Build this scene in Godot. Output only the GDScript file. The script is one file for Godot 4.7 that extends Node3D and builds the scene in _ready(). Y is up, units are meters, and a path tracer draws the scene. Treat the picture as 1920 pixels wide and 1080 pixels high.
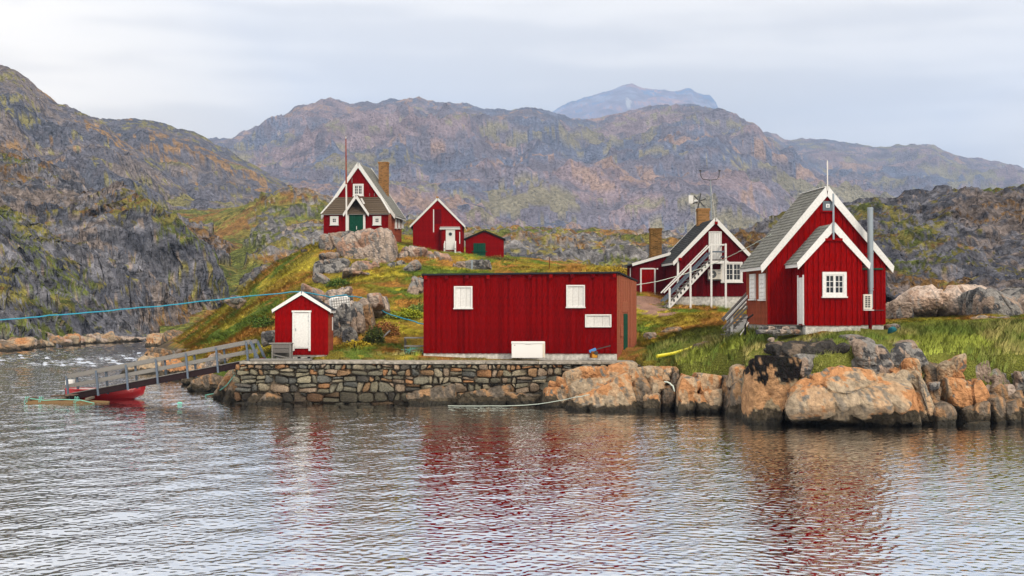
extends Node3D

# A Greenlandic harbour under an overcast sky: red timber houses on a grassy point, a stone quay, rippled water, mountains behind.
# y is up, metres. The camera stands 4.7 m above the water looking along -z.

const LENS := 2600.0        # focal length in pixels of a 1920-wide frame
const EYE := 4.7
var PITCH := atan(38.0 / LENS)
var rng := RandomNumberGenerator.new()
var M := {}                 # materials
var used_names := {}

# ---------------------------------------------------------------- helpers

# Point at distance d (along -z) seen at (x, y) of a 1920x1080 frame: used to survey real positions.
func at(x: float, y: float, d: float) -> Vector3:
	var v := Basis(Vector3.RIGHT, PITCH) * Vector3((x - 960.0) / LENS, -(y - 540.0) / LENS, -1.0)
	v *= d / -v.z
	return v + Vector3(0, EYE, 0)

func numbered(called: String) -> String:
	var n: int = used_names.get(called, 0)
	used_names[called] = n + 1
	return called if n == 0 else "%s_%03d" % [called, n]

func thing(called: String, label: String, category: String, where := Vector3.ZERO, turn := 0.0, group := "") -> Node3D:
	var o := Node3D.new()
	o.name = numbered(called)
	add_child(o)
	o.position = where
	o.rotation.y = turn
	tag(o, label, category, group)
	return o

func tag(o: Node, label: String, category: String, group := "") -> void:
	o.set_meta("label", label)
	o.set_meta("category", category)
	if group:
		o.set_meta("group", group)

func node(called: String, mesh: Mesh, mat: Material, parent: Node = null, kind := "") -> MeshInstance3D:
	var o := MeshInstance3D.new()
	o.mesh = mesh
	o.material_override = mat
	if parent == null:
		o.name = numbered(called)
		add_child(o)
	else:
		o.name = called
		parent.add_child(o, true)
	if kind:
		o.set_meta("kind", kind)
	return o

# A mesh under construction: flat-shaded faces with a colour each.
class Shape:
	var v := PackedVector3Array()
	var n := PackedVector3Array()
	var c := PackedColorArray()
	var idx := PackedInt32Array()

	func quad(p0: Vector3, p1: Vector3, p2: Vector3, p3: Vector3, col := Color.WHITE) -> void:
		var nn := (p1 - p0).cross(p2 - p0)
		if nn.length_squared() < 1e-14:
			nn = (p2 - p0).cross(p3 - p0)
		nn = nn.normalized()
		var k := v.size()
		v.append_array([p0, p1, p2, p3])
		n.append_array([nn, nn, nn, nn])
		c.append_array([col, col, col, col])
		idx.append_array([k, k + 2, k + 1, k, k + 3, k + 2])

	func tri(p0: Vector3, p1: Vector3, p2: Vector3, col := Color.WHITE) -> void:
		var nn := (p1 - p0).cross(p2 - p0).normalized()
		var k := v.size()
		v.append_array([p0, p1, p2])
		n.append_array([nn, nn, nn])
		c.append_array([col, col, col])
		idx.append_array([k, k + 2, k + 1])

	# eight corners: bottom 0..3 counter-clockwise seen from above, top 4..7
	func hexa(p: Array, col := Color.WHITE) -> void:
		quad(p[3], p[2], p[1], p[0], col)
		quad(p[4], p[5], p[6], p[7], col)
		for k in 4:
			quad(p[k], p[(k + 1) % 4], p[(k + 1) % 4 + 4], p[k + 4], col)

	func box(mid: Vector3, size: Vector3, col := Color.WHITE, b := Basis.IDENTITY) -> void:
		var h := size * 0.5
		var p := []
		for y in [-h.y, h.y]:
			for q in [[-1, 1], [1, 1], [1, -1], [-1, -1]]:
				p.append(mid + b * Vector3(q[0] * h.x, y, q[1] * h.z))
		hexa(p, col)

	# a box with its edges cut off, so that they catch light
	func chamfered(mid: Vector3, size: Vector3, r: float, col := Color.WHITE, b := Basis.IDENTITY) -> void:
		var h := size * 0.5
		var ring := func(y: float, ins: float) -> Array:
			var out := []
			for q in [[-1, 1, 0], [-1, 1, 1], [1, 1, 1], [1, 1, 0], [1, -1, 0], [1, -1, 1], [-1, -1, 1], [-1, -1, 0]]:
				var x: float = h.x - ins
				var z: float = h.z - ins
				if q[2] == 1:
					x -= r
				else:
					z -= r
				out.append(mid + b * Vector3(q[0] * x, y, q[1] * z))
			return out
		var rings := [ring.call(-h.y, r), ring.call(-h.y + r, 0.0), ring.call(h.y - r, 0.0), ring.call(h.y, r)]
		for k in 3:
			for i in 8:
				var j := (i + 1) % 8
				quad(rings[k][i], rings[k][j], rings[k + 1][j], rings[k + 1][i], col)
		for i in range(1, 7):
			tri(rings[3][0], rings[3][i], rings[3][i + 1], col)
			tri(rings[0][0], rings[0][i + 1], rings[0][i], col)

	# a bar of rectangular section between two points
	func bar(a: Vector3, b: Vector3, w: float, h: float, col := Color.WHITE, up := Vector3.UP) -> void:
		var d := (b - a).normalized()
		if absf(d.dot(up)) > 0.98:
			up = Vector3.BACK
		var s := d.cross(up).normalized()
		var t := s.cross(d).normalized()
		box((a + b) * 0.5, Vector3((b - a).length(), h, w), col, Basis(d, t, s))

	func tube(pts: PackedVector3Array, radii: Array, seg := 8, col := Color.WHITE, capped := true) -> void:
		var rings := []
		for i in pts.size():
			var d := (pts[mini(i + 1, pts.size() - 1)] - pts[maxi(i - 1, 0)]).normalized()
			var s := d.cross(Vector3.UP if absf(d.y) < 0.9 else Vector3.RIGHT).normalized()
			var t := s.cross(d)
			var r: float = radii[mini(i, radii.size() - 1)]
			var base := v.size()
			for k in seg:
				var a := TAU * k / seg
				var o := s * cos(a) + t * sin(a)
				v.append(pts[i] + o * r)
				n.append(o)
				c.append(col)
			rings.append(base)
		for i in pts.size() - 1:
			for k in seg:
				var k2 := (k + 1) % seg
				idx.append_array([rings[i] + k, rings[i + 1] + k2, rings[i + 1] + k, rings[i] + k, rings[i] + k2, rings[i + 1] + k2])
		if capped:
			for e in [0, pts.size() - 1]:
				for k in range(1, seg - 1):
					tri(v[rings[e]], v[rings[e] + (k if e else k + 1)], v[rings[e] + (k + 1 if e else k)], col)

	func mesh() -> ArrayMesh:
		var a := []
		a.resize(Mesh.ARRAY_MAX)
		a[Mesh.ARRAY_VERTEX] = v
		a[Mesh.ARRAY_NORMAL] = n
		a[Mesh.ARRAY_COLOR] = c
		a[Mesh.ARRAY_INDEX] = idx
		var m := ArrayMesh.new()
		m.add_surface_from_arrays(Mesh.PRIMITIVE_TRIANGLES, a)
		return m

func put(s: Shape, called: String, mat: Material, parent: Node = null, kind := "") -> MeshInstance3D:
	return node(called, s.mesh(), mat, parent, kind)

func box_part(called: String, mid: Vector3, size: Vector3, mat: Material, parent: Node, b := Basis.IDENTITY, col := Color.WHITE) -> MeshInstance3D:
	var s := Shape.new()
	var r := minf(0.012, minf(size.x, minf(size.y, size.z)) * 0.2)
	s.chamfered(mid, size, r, col, b)
	return put(s, called, mat, parent)

func bar_part(called: String, a: Vector3, b: Vector3, w: float, h: float, mat: Material, parent: Node, col := Color.WHITE) -> MeshInstance3D:
	var s := Shape.new()
	s.bar(a, b, w, h, col)
	return put(s, called, mat, parent)

func tube_part(called: String, pts: Array, r: float, mat: Material, parent: Node, seg := 8) -> MeshInstance3D:
	var s := Shape.new()
	s.tube(PackedVector3Array(pts), [r], seg)
	return put(s, called, mat, parent)

# A grid of vertices w across and h along, smooth-shaded.
func sheet(w: int, h: int, v: PackedVector3Array, c: PackedColorArray) -> ArrayMesh:
	var n := PackedVector3Array()
	n.resize(v.size())
	var idx := PackedInt32Array()
	idx.resize((w - 1) * (h - 1) * 6)
	var k := 0
	for j in h:
		for i in w:
			var l := v[j * w + maxi(i - 1, 0)]
			var r := v[j * w + mini(i + 1, w - 1)]
			var f := v[maxi(j - 1, 0) * w + i]
			var b := v[mini(j + 1, h - 1) * w + i]
			n[j * w + i] = (r - l).cross(b - f).normalized()
			if i < w - 1 and j < h - 1:
				var q := j * w + i
				idx[k] = q; idx[k + 1] = q + w; idx[k + 2] = q + 1
				idx[k + 3] = q + 1; idx[k + 4] = q + w; idx[k + 5] = q + w + 1
				k += 6
	if n[w * (h / 2) + w / 2].y < 0:
		for q in n.size():
			n[q] = -n[q]
	var a := []
	a.resize(Mesh.ARRAY_MAX)
	a[Mesh.ARRAY_VERTEX] = v
	a[Mesh.ARRAY_NORMAL] = n
	if c.size():
		a[Mesh.ARRAY_COLOR] = c
	a[Mesh.ARRAY_INDEX] = idx
	var m := ArrayMesh.new()
	m.add_surface_from_arrays(Mesh.PRIMITIVE_TRIANGLES, a)
	return m

func noise(seed_: int, freq: float, octaves := 4, kind := FastNoiseLite.TYPE_SIMPLEX_SMOOTH, fractal := FastNoiseLite.FRACTAL_FBM) -> FastNoiseLite:
	var f := FastNoiseLite.new()
	f.seed = seed_
	f.frequency = freq
	f.noise_type = kind
	f.fractal_type = fractal if octaves > 1 else FastNoiseLite.FRACTAL_NONE
	f.fractal_octaves = octaves
	return f

func noise_tex(seed_: int, freq: float, octaves: int, lo: float, hi: float, size := 512, kind := FastNoiseLite.TYPE_SIMPLEX_SMOOTH) -> NoiseTexture2D:
	var t := NoiseTexture2D.new()
	t.width = size
	t.height = size
	t.seamless = true
	t.noise = noise(seed_, freq, octaves, kind)
	var g := Gradient.new()
	g.set_color(0, Color(lo, lo, lo))
	g.set_color(1, Color(hi, hi, hi))
	t.color_ramp = g
	return t

# blocky noise: cells of broken rock
func block_tex(seed_: int, freq: float, octaves: int, lo: float, hi: float, what: int, size := 1024) -> NoiseTexture2D:
	var t := noise_tex(seed_, freq, octaves, lo, hi, size, FastNoiseLite.TYPE_CELLULAR)
	t.noise.cellular_return_type = what
	return t

func lin(r: float, g: float, b: float) -> Color:
	return Color(r, g, b).linear_to_srgb()

func paint(r: float, g: float, b: float, rough := 0.8) -> StandardMaterial3D:
	var m := StandardMaterial3D.new()
	m.albedo_color = lin(r, g, b)
	m.roughness = rough
	m.metallic_specular = 0.5 if rough < 0.55 else 0.12
	m.vertex_color_use_as_albedo = true
	return m

func textured(m: StandardMaterial3D, tex: Texture2D, bump: Texture2D, scale: Vector3, cm := 1.0, world := false) -> StandardMaterial3D:
	m.uv1_triplanar = true
	m.uv1_world_triplanar = world
	m.uv1_scale = scale
	if tex:
		m.albedo_texture = tex
	if bump:
		m.heightmap_enabled = true
		m.heightmap_texture = bump
		m.heightmap_scale = cm
	return m

# Thin-plate spline through surveyed points: a smooth height for every (x, z).
class Spline:
	var px := PackedFloat64Array()
	var pz := PackedFloat64Array()
	var w := PackedFloat64Array()
	var x0 := 0.0
	var z0 := 0.0
	var step := 1.0
	var nx := 0
	var nz := 0
	var grid := PackedFloat32Array()

	func _init(points: Array) -> void:
		var count := points.size()
		var size := count + 3
		var a := []
		for i in count:
			px.append(points[i].x / 50.0)
			pz.append(points[i].z / 50.0)
		for i in size:
			var row := PackedFloat64Array()
			row.resize(size + 1)
			a.append(row)
		for i in count:
			for j in count:
				a[i][j] = kernel(px[i] - px[j], pz[i] - pz[j]) + (0.004 if i == j else 0.0)
			a[i][count] = 1.0; a[i][count + 1] = px[i]; a[i][count + 2] = pz[i]
			a[count][i] = 1.0; a[count + 1][i] = px[i]; a[count + 2][i] = pz[i]
			a[i][size] = points[i].y
		for k in size:
			var best := k
			for i in range(k + 1, size):
				if absf(a[i][k]) > absf(a[best][k]):
					best = i
			var swap = a[k]; a[k] = a[best]; a[best] = swap
			var top: PackedFloat64Array = a[k]
			for i in range(k + 1, size):
				var row: PackedFloat64Array = a[i]
				var f := row[k] / top[k]
				if f != 0.0:
					for j in range(k, size + 1):
						row[j] -= f * top[j]
					a[i] = row
		w.resize(size)
		for k in range(size - 1, -1, -1):
			var s: float = a[k][size]
			for j in range(k + 1, size):
				s -= a[k][j] * w[j]
			w[k] = s / a[k][k]

	func kernel(dx: float, dz: float) -> float:
		var r2 := dx * dx + dz * dz
		return 0.0 if r2 < 1e-12 else 0.5 * r2 * log(r2)

	func exact(x: float, z: float) -> float:
		var count := px.size()
		var u := x / 50.0
		var t := z / 50.0
		var s := w[count] + w[count + 1] * u + w[count + 2] * t
		for i in count:
			var dx := u - px[i]
			var dz := t - pz[i]
			var r2 := dx * dx + dz * dz
			if r2 > 1e-12:
				s += w[i] * 0.5 * r2 * log(r2)
		return s

	func bake(xa: float, xb: float, za: float, zb: float, st: float) -> void:
		x0 = xa; z0 = za; step = st
		nx = int((xb - xa) / st) + 2
		nz = int((zb - za) / st) + 2
		grid.resize(nx * nz)
		for j in nz:
			for i in nx:
				grid[j * nx + i] = exact(xa + i * st, za + j * st)

	func height(x: float, z: float) -> float:
		var u := clampf((x - x0) / step, 0.0, nx - 1.001)
		var t := clampf((z - z0) / step, 0.0, nz - 1.001)
		var i := int(u)
		var j := int(t)
		u -= i; t -= j
		var k := j * nx + i
		return lerpf(lerpf(grid[k], grid[k + 1], u), lerpf(grid[k + nx], grid[k + nx + 1], u), t)

func survey(flat: Array) -> Array:
	var out := []
	for k in range(0, flat.size(), 3):
		out.append(at(flat[k], flat[k + 1], flat[k + 2]))
	return out

func along(pairs: Array, x: float) -> float:
	if x <= pairs[0][0]:
		return pairs[0][1]
	for k in pairs.size() - 1:
		if x < pairs[k + 1][0]:
			return lerpf(pairs[k][1], pairs[k + 1][1], (x - pairs[k][0]) / (pairs[k + 1][0] - pairs[k][0]))
	return pairs[-1][1]

# ---------------------------------------------------------------- camera, sky, materials

func set_up() -> void:
	var cam := Camera3D.new()
	cam.name = "camera"
	add_child(cam)
	cam.position = Vector3(0, EYE, 0)
	cam.rotation.x = PITCH
	cam.fov = rad_to_deg(2.0 * atan(540.0 / LENS))
	cam.near = 0.5
	cam.far = 20000.0
	cam.current = true

	var e := Environment.new()
	e.background_mode = Environment.BG_SKY
	var sky := Sky.new()
	var sm := PanoramaSkyMaterial.new()
	sm.panorama = cloudy_sky()
	sky.sky_material = sm
	e.sky = sky
	e.tonemap_mode = Environment.TONE_MAPPER_LINEAR
	e.tonemap_exposure = 1.6
	e.sdfgi_enabled = true
	e.ssao_enabled = true
	e.ssil_enabled = true
	e.fog_enabled = true
	e.fog_density = 0.00012
	e.fog_light_color = Color(0.70, 0.82, 1.0)
	var we := WorldEnvironment.new()
	we.name = "environment"
	we.environment = e
	add_child(we)

	var sun := DirectionalLight3D.new()
	sun.name = "sun"
	sun.light_energy = 0.5
	sun.light_color = Color(1.0, 0.95, 0.87)
	sun.light_angular_distance = 14.0
	sun.shadow_enabled = true
	sun.rotation_degrees = Vector3(-36, 30, 0)
	add_child(sun)

# A full overcast: brighter towards the zenith as overcast skies are, with flat grey streaks of cloud all the way round.
func cloudy_sky() -> ImageTexture:
	var w := 2048
	var h := 1024
	var im := Image.create_empty(w, h, false, Image.FORMAT_RGBF)
	var broad := noise(5, 1.5, 4)
	var fine := noise(6, 5.0, 4)
	for j in h / 2 + 4:
		var el := (0.5 - (j + 0.5) / h) * PI
		var s := maxf(sin(el), 0.0)
		var base := 0.575 + 0.95 * s
		for i in w:
			var az := TAU * i / w
			# layers lie flat: look them up on a plane overhead, squeezed towards the horizon
			var p := Vector3(cos(az) * 1.6, el * 16.0, sin(az) * 1.6)
			var a := broad.get_noise_3dv(p) + 0.35 * fine.get_noise_3dv(Vector3(p.x * 1.4, p.y * 1.3, p.z * 1.4))
			var t := smoothstep(-0.35, 0.4, a)
			var c := Color(0.985, 0.925, 0.85).lerp(Color(1.075, 1.0, 0.895), t) * base * lerpf(0.92, 1.03, t)
			im.set_pixel(i, j, c)
	var below := Color(0.45, 0.46, 0.48)
	im.fill_rect(Rect2i(0, h / 2 + 4, w, h - h / 2 - 4), below)
	return ImageTexture.create_from_image(im)

func make_materials() -> void:
	var grain := noise_tex(11, 0.02, 5, 0.6, 1.0)
	var speck := noise_tex(12, 0.06, 5, 0.45, 1.0)
	var coarse := noise_tex(13, 0.012, 6, 0.5, 1.0)
	var rough_h := noise_tex(14, 0.03, 6, 0.0, 1.0)
	M.grain = grain
	M.red = textured(paint(0.31, 0.002, 0.002, 0.8), grain, grain, Vector3(3, 0.25, 3), 0.3)
	M.red_dark = textured(paint(0.155, 0.003, 0.007, 0.8), grain, grain, Vector3(3, 0.25, 3), 0.3)
	M.red_deep = textured(paint(0.25, 0.0015, 0.002, 0.8), grain, grain, Vector3(3, 0.25, 3), 0.3)
	M.orange_wood = textured(paint(0.62, 0.20, 0.11, 0.8), speck, grain, Vector3(2.5, 0.3, 2.5), 0.5)
	M.faded_red = textured(paint(0.40, 0.10, 0.05, 0.8), grain, grain, Vector3(3, 0.3, 3), 0.3)
	M.white = textured(paint(0.68, 0.675, 0.66, 0.6), noise_tex(15, 0.02, 4, 0.9, 1.0), null, Vector3(0.8, 0.8, 0.8))
	M.plinth = textured(paint(0.68, 0.665, 0.63, 0.9), noise_tex(16, 0.012, 6, 0.7, 1.0), rough_h, Vector3(0.6, 0.6, 0.6), 1.5)
	M.green = textured(paint(0.012, 0.10, 0.06, 0.6), grain, grain, Vector3(3, 0.4, 3), 0.3)
	M.shingle = textured(paint(0.36, 0.36, 0.33, 0.9), speck, rough_h, Vector3(1.6, 1.6, 1.6), 1.0)
	M.brown_roof = textured(paint(0.19, 0.145, 0.105, 0.9), speck, rough_h, Vector3(1.2, 1.2, 1.2), 1.0)
	M.felt = textured(paint(0.05, 0.055, 0.065, 0.9), speck, rough_h, Vector3(1.2, 1.2, 1.2), 0.6)
	M.slate = textured(paint(0.085, 0.09, 0.095, 0.8), speck, rough_h, Vector3(1.6, 1.6, 1.6), 0.8)
	M.old_wood = textured(paint(0.36, 0.345, 0.325, 0.9), speck, grain, Vector3(1.5, 1.5, 1.5), 0.6)
	M.grey_blue = textured(paint(0.16, 0.20, 0.26, 0.7), grain, grain, Vector3(2, 2, 2), 0.4)
	M.dark_beam = textured(paint(0.035, 0.022, 0.024, 0.8), grain, grain, Vector3(2, 2, 2), 0.4)
	M.glass = paint(0.012, 0.016, 0.022, 0.06)
	M.metal = paint(0.25, 0.29, 0.32, 0.45)
	M.metal.metallic = 0.4
	M.dark_metal = paint(0.03, 0.03, 0.032, 0.5)
	M.pole_white = paint(0.6, 0.58, 0.55, 0.6)
	M.brick = textured(paint(0.62, 0.33, 0.13, 0.95), speck, rough_h, Vector3(3, 3, 3), 0.6)
	M.mortar = paint(0.28, 0.24, 0.2, 0.95)
	M.plastic_white = paint(0.66, 0.655, 0.64, 0.45)
	M.concrete = textured(paint(0.46, 0.42, 0.36, 0.95), coarse, rough_h, Vector3(0.5, 0.5, 0.5), 1.5)
	M.blue_rope = paint(0.04, 0.26, 0.38, 0.8)
	M.green_rope = paint(0.16, 0.42, 0.34, 0.8)
	M.pale_rope = paint(0.45, 0.5, 0.44, 0.8)
	M.boat_red = paint(0.5, 0.012, 0.016, 0.3)
	M.yellow = paint(0.55, 0.5, 0.02, 0.5)
	M.black = paint(0.015, 0.014, 0.013, 0.6)
	M.blue = paint(0.05, 0.2, 0.5, 0.5)
	M.stone = textured(paint(1, 1, 1, 0.9), noise_tex(17, 0.02, 6, 0.55, 1.0), rough_h, Vector3(0.9, 0.9, 0.9), 4.0, true)
	M.rock = textured(paint(1, 1, 1, 0.88), noise_tex(18, 0.012, 7, 0.66, 1.0, 1024), noise_tex(19, 0.012, 7, 0.0, 1.0, 1024), Vector3(0.35, 0.35, 0.35), 17.0, true)
	M.turf = textured(paint(1, 1, 1, 1.0), noise_tex(20, 0.03, 6, 0.45, 1.0, 1024), noise_tex(21, 0.03, 6, 0.0, 1.0, 1024), Vector3(0.3, 0.3, 0.3), 14.0, true)
	M.cliff = textured(paint(1, 1, 1, 0.95), block_tex(22, 0.02, 5, 0.3, 1.0, FastNoiseLite.RETURN_CELL_VALUE), block_tex(23, 0.016, 5, 0.0, 1.0, FastNoiseLite.RETURN_DISTANCE), Vector3(0.045, 0.05, 0.045), 220.0, true)
	M.far_cliff = textured(paint(1, 1, 1, 0.95), noise_tex(24, 0.03, 6, 0.62, 1.0, 1024), block_tex(25, 0.03, 5, 0.0, 1.0, FastNoiseLite.RETURN_DISTANCE), Vector3(0.006, 0.006, 0.006), 1500.0, true)
	M.blade = paint(1, 1, 1, 0.8)
	M.blade.backlight_enabled = true
	M.blade.backlight = Color(0.25, 0.28, 0.08)

# ---------------------------------------------------------------- water

# Rippled water: longer waves are real relief, the finest ripples are the material's relief.
func make_water() -> void:
	var waves := []
	rng.seed = 77
	for k in 18:
		var t := k / 17.0
		var length := lerpf(0.4, 2.6, t * t)
		var dir := rng.randf_range(-1.25, 1.25) + 0.15
		var q := TAU / length
		waves.append([q * sin(dir), q * cos(dir), rng.randf() * TAU, 0.0105 / q])
	var gust := noise(9, 0.02, 3)
	var w := 480
	var h := 580
	var v := PackedVector3Array()
	v.resize(w * h)
	for j in h:
		var d := 14.0 * pow(340.0 / 14.0, j / (h - 1.0))
		for i in w:
			var x := (i / (w - 1.0) - 0.5) * 1.02 * (d + 4.0)
			var y := 0.0
			for q in waves:
				y += q[3] * sin(q[0] * x - q[1] * d + q[2])
			# gusts roughen the water unevenly; past a calm streak, waves steepened to brighten the inlet
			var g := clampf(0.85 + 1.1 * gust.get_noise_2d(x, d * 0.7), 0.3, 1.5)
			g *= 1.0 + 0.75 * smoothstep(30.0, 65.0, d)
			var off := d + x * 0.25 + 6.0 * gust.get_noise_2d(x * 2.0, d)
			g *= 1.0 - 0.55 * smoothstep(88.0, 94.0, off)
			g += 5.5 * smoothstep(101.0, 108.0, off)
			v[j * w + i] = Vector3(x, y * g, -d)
	var m := StandardMaterial3D.new()
	m.albedo_color = lin(0.72, 0.745, 0.78)
	m.metallic = 1.0
	m.roughness = 0.03
	m.uv1_triplanar = true
	m.uv1_world_triplanar = true
	m.uv1_scale = Vector3(0.125, 0.125, 0.125)
	m.heightmap_enabled = true
	m.heightmap_texture = ripple_texture()
	m.heightmap_scale = 1.35
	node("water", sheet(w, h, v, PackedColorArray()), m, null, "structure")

func ripple_texture() -> ImageTexture:
	var s := 512
	rng.seed = 5
	var parts := []
	for k in 34:
		# whole numbers of waves across the tile, crests mostly across the view
		var many := rng.randf_range(16.0, 46.0)
		var dir := rng.randf_range(-1.3, 1.3)
		var nz := int(many * cos(dir))
		var nx := int(many * sin(dir))
		parts.append([nx, nz, rng.randf(), 1.0 / sqrt(nx * nx + nz * nz)])
	var table := PackedFloat32Array()
	for k in s:
		table.append(sin(TAU * k / s))
	var data := PackedFloat32Array()
	data.resize(s * s)
	var top := 0.0
	for p in parts:
		var amp: float = p[3]
		top += amp * 0.35
		var px: int = p[0]
		var pz: int = p[1]
		var ph := int(p[2] * s)
		for j in s:
			var at_row := pz * j + ph
			for i in s:
				data[j * s + i] += amp * table[(px * i + at_row) & 511]
	for k in data.size():
		data[k] = 0.5 + 0.5 * data[k] / top
	var im := Image.create_from_data(s, s, false, Image.FORMAT_RF, data.to_byte_array())
	return ImageTexture.create_from_image(im)

# ---------------------------------------------------------------- land

var ground: Spline
var bumps := noise(31, 0.22, 4)
var swell := noise(32, 0.06, 3)

# distance at which the land ends in the water, along the frame: the bank drops steeply there behind quay and rocks
var bank := [[150, 150], [262, 150], [268, 112], [290, 106], [330, 97], [365, 88], [400, 80], [428, 74], [445, 70.2], [1180, 69.8], [1200, 67.4], [1262, 66.4], [1275, 64.6], [1330, 64.0], [1385, 62.4], [1405, 58.6], [1440, 57.6], [1540, 56.8], [1600, 57.6], [1700, 57.6], [1750, 58.4], [1800, 59.2], [1850, 59.4], [2000, 59.2]]

func ground_y(x: float, z: float) -> float:
	var y := ground.height(x, z)
	var edge := along(bank, 960.0 - x * LENS / z)
	if -z < edge + 1.0:
		return lerpf(-2.5, y, smoothstep(edge - 0.4, edge + 1.0, -z))
	if y > 2.35 or x > 7.0:
		y += bumps.get_noise_2d(x, z) * 0.28 + swell.get_noise_2d(x, z) * 0.4
	return y

func make_ground() -> void:
	var pts := survey([
		# quay terrace
		445, 690, 69, 600, 683, 69, 800, 683, 69, 1000, 683, 69, 1180, 683, 69,
		480, 671, 74, 600, 668, 75, 700, 664, 75, 800, 666, 76, 950, 664, 77, 1100, 664, 77, 1185, 660, 74,
		# under the quay edge and the shore in front
		440, 800, 66, 600, 800, 66, 800, 800, 66, 1000, 800, 66, 1150, 800, 62, 1250, 810, 60, 1350, 810, 58, 1450, 850, 52, 1600, 860, 51, 1750, 860, 51, 1900, 860, 51, 2050, 860, 51,
		# grassy hill on the left
		700, 640, 79, 700, 600, 86, 700, 560, 95, 700, 520, 107, 700, 485, 119, 
		600, 640, 80, 600, 590, 92, 600, 545, 104, 600, 500, 118, 612, 447, 126, 640, 448, 124, 690, 449, 124, 655, 462, 118, 610, 462, 121,
		500, 645, 80, 500, 605, 93, 500, 565, 109, 505, 525, 122, 515, 494, 134, 555, 470, 134,
		430, 665, 82, 420, 640, 98, 420, 605, 122, 430, 577, 138, 465, 540, 138,
		350, 668, 108, 350, 650, 130, 365, 612, 146, 400, 590, 146,
		395, 712, 84, 330, 700, 95, 280, 690, 105, 300, 664, 138, 325, 652, 150,
		390, 760, 78, 300, 740, 92, 230, 720, 105, 250, 690, 130, 270, 665, 160, 350, 640, 175, 440, 610, 180,
		780, 640, 79, 780, 580, 92, 780, 530, 106, 790, 490, 118, 760, 471, 128, 820, 472, 129,
		880, 505, 116, 900, 491, 134, 960, 494, 134, 980, 507, 116, 900, 620, 84, 1000, 620, 84, 1000, 560, 98,
		670, 447, 134, 620, 447, 138, 700, 440, 150, 850, 465, 150, 1000, 490, 150, 1100, 500, 150,
		560, 500, 155, 500, 530, 160, 640, 470, 165, 800, 500, 175, 1000, 520, 175, 1200, 530, 165,
		1080, 507, 114, 1150, 506, 112, 1190, 512, 112,
		# right of the warehouse, round the two houses
		1100, 600, 88, 1205, 560, 98, 1240, 583, 93, 1300, 582, 94.5, 1400, 582, 94.5, 1330, 560, 104, 1450, 570, 104,
		1205, 610, 82, 1215, 640, 74, 1250, 660, 68.5, 1200, 684, 68.2, 1270, 692, 66, 1330, 690, 63.5,
		1300, 640, 72, 1300, 610, 80, 1370, 600, 82, 1380, 640, 67, 1400, 670, 61.5, 1360, 690, 62,
		1430, 626, 63.5, 1500, 633, 62.6, 1600, 636, 62.2, 1670, 636, 62.2, 1450, 618, 70, 1600, 618, 70, 1500, 640, 60.6, 1600, 636, 60.8, 1500, 672, 58.4, 1600, 674, 58.3, 1680, 672, 58.6,
		1540, 690, 57.2, 1480, 700, 57, 1640, 690, 57.5, 1700, 680, 58,
		1720, 650, 60.5, 1760, 625, 66, 1700, 612, 76, 1830, 612, 72, 1850, 640, 63, 1830, 672, 60.5, 1900, 650, 61, 1920, 600, 76, 1900, 690, 59, 2020, 640, 62, 2050, 600, 76,
		1400, 760, 58.5, 1780, 740, 58, 1880, 740, 58, 2030, 740, 58,
		1550, 596, 90, 1700, 594, 95, 1900, 588, 95, 2050, 588, 95, 1450, 590, 120, 1700, 590, 120, 1950, 590, 120, 1300, 560, 130, 1600, 590, 150, 1900, 590, 150,
	])
	ground = Spline.new(pts)
	ground.bake(-62, 66, -182, -49, 0.8)
	var w := 330
	var h := 360
	var v := PackedVector3Array()
	var c := PackedColorArray()
	v.resize(w * h)
	c.resize(w * h)
	for j in h:
		var d := 50.0 * pow(180.0 / 50.0, j / (h - 1.0))
		for i in w:
			var x := (i / (w - 1.0) - 0.5) * 2.0 * (8.0 + d * 0.44)
			var y := ground_y(x, -d)
			v[j * w + i] = Vector3(x, y, -d)
			c[j * w + i] = turf_color(x, y, -d)
	node("ground", sheet(w, h, v, c), M.turf, null, "structure")

var tone_a := noise(41, 0.09, 4)
var tone_b := noise(42, 0.16, 4)
var tone_c := noise(43, 0.5, 3)

# Autumn tundra: greens, ochres and rusty patches; bare pink gravel on the path.
func turf_color(x: float, y: float, z: float) -> Color:
	var a := tone_a.get_noise_2d(x, z * 0.7)
	var b := tone_b.get_noise_2d(x, z * 0.7)
	var k := tone_c.get_noise_2d(x, z)
	var c := Color(0.24, 0.20, 0.035)
	if a + k * 0.3 > 0.10:
		c = Color(0.33, 0.22, 0.04)
	if a - k * 0.3 < -0.13:
		c = Color(0.13, 0.18, 0.03)
	if b + k * 0.4 > 0.24:
		c = Color(0.35, 0.17, 0.045)
	elif b - k * 0.4 < -0.27:
		c = Color(0.36, 0.29, 0.04)
	if z > -74.0 and x > 7.0 and a + k * 0.5 > -0.25:
		c = Color(0.175, 0.19, 0.04)
	if z < -87.0 and z > -98.0 and absf(x - 9.6 - (z + 93.0) * 0.1) + k * 2.0 < 1.1:
		c = Color(0.42, 0.25, 0.19)
	if y < 0.9 + k * 0.5:
		c = Color(0.11, 0.085, 0.06)
	return c * (1.5 + 0.7 * k)

# The turf-filled valley that runs inland beside the cliffs.
func in_meadow(called: String, x: float, d: float) -> bool:
	var side := x / d * LENS + swell.get_noise_2d(x, d) * 40.0
	if called == "cliffs":
		return side > -546.0
	return called == "valley" and side < -478.0 - maxf(0.0, 330.0 - d) * 0.25

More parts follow.
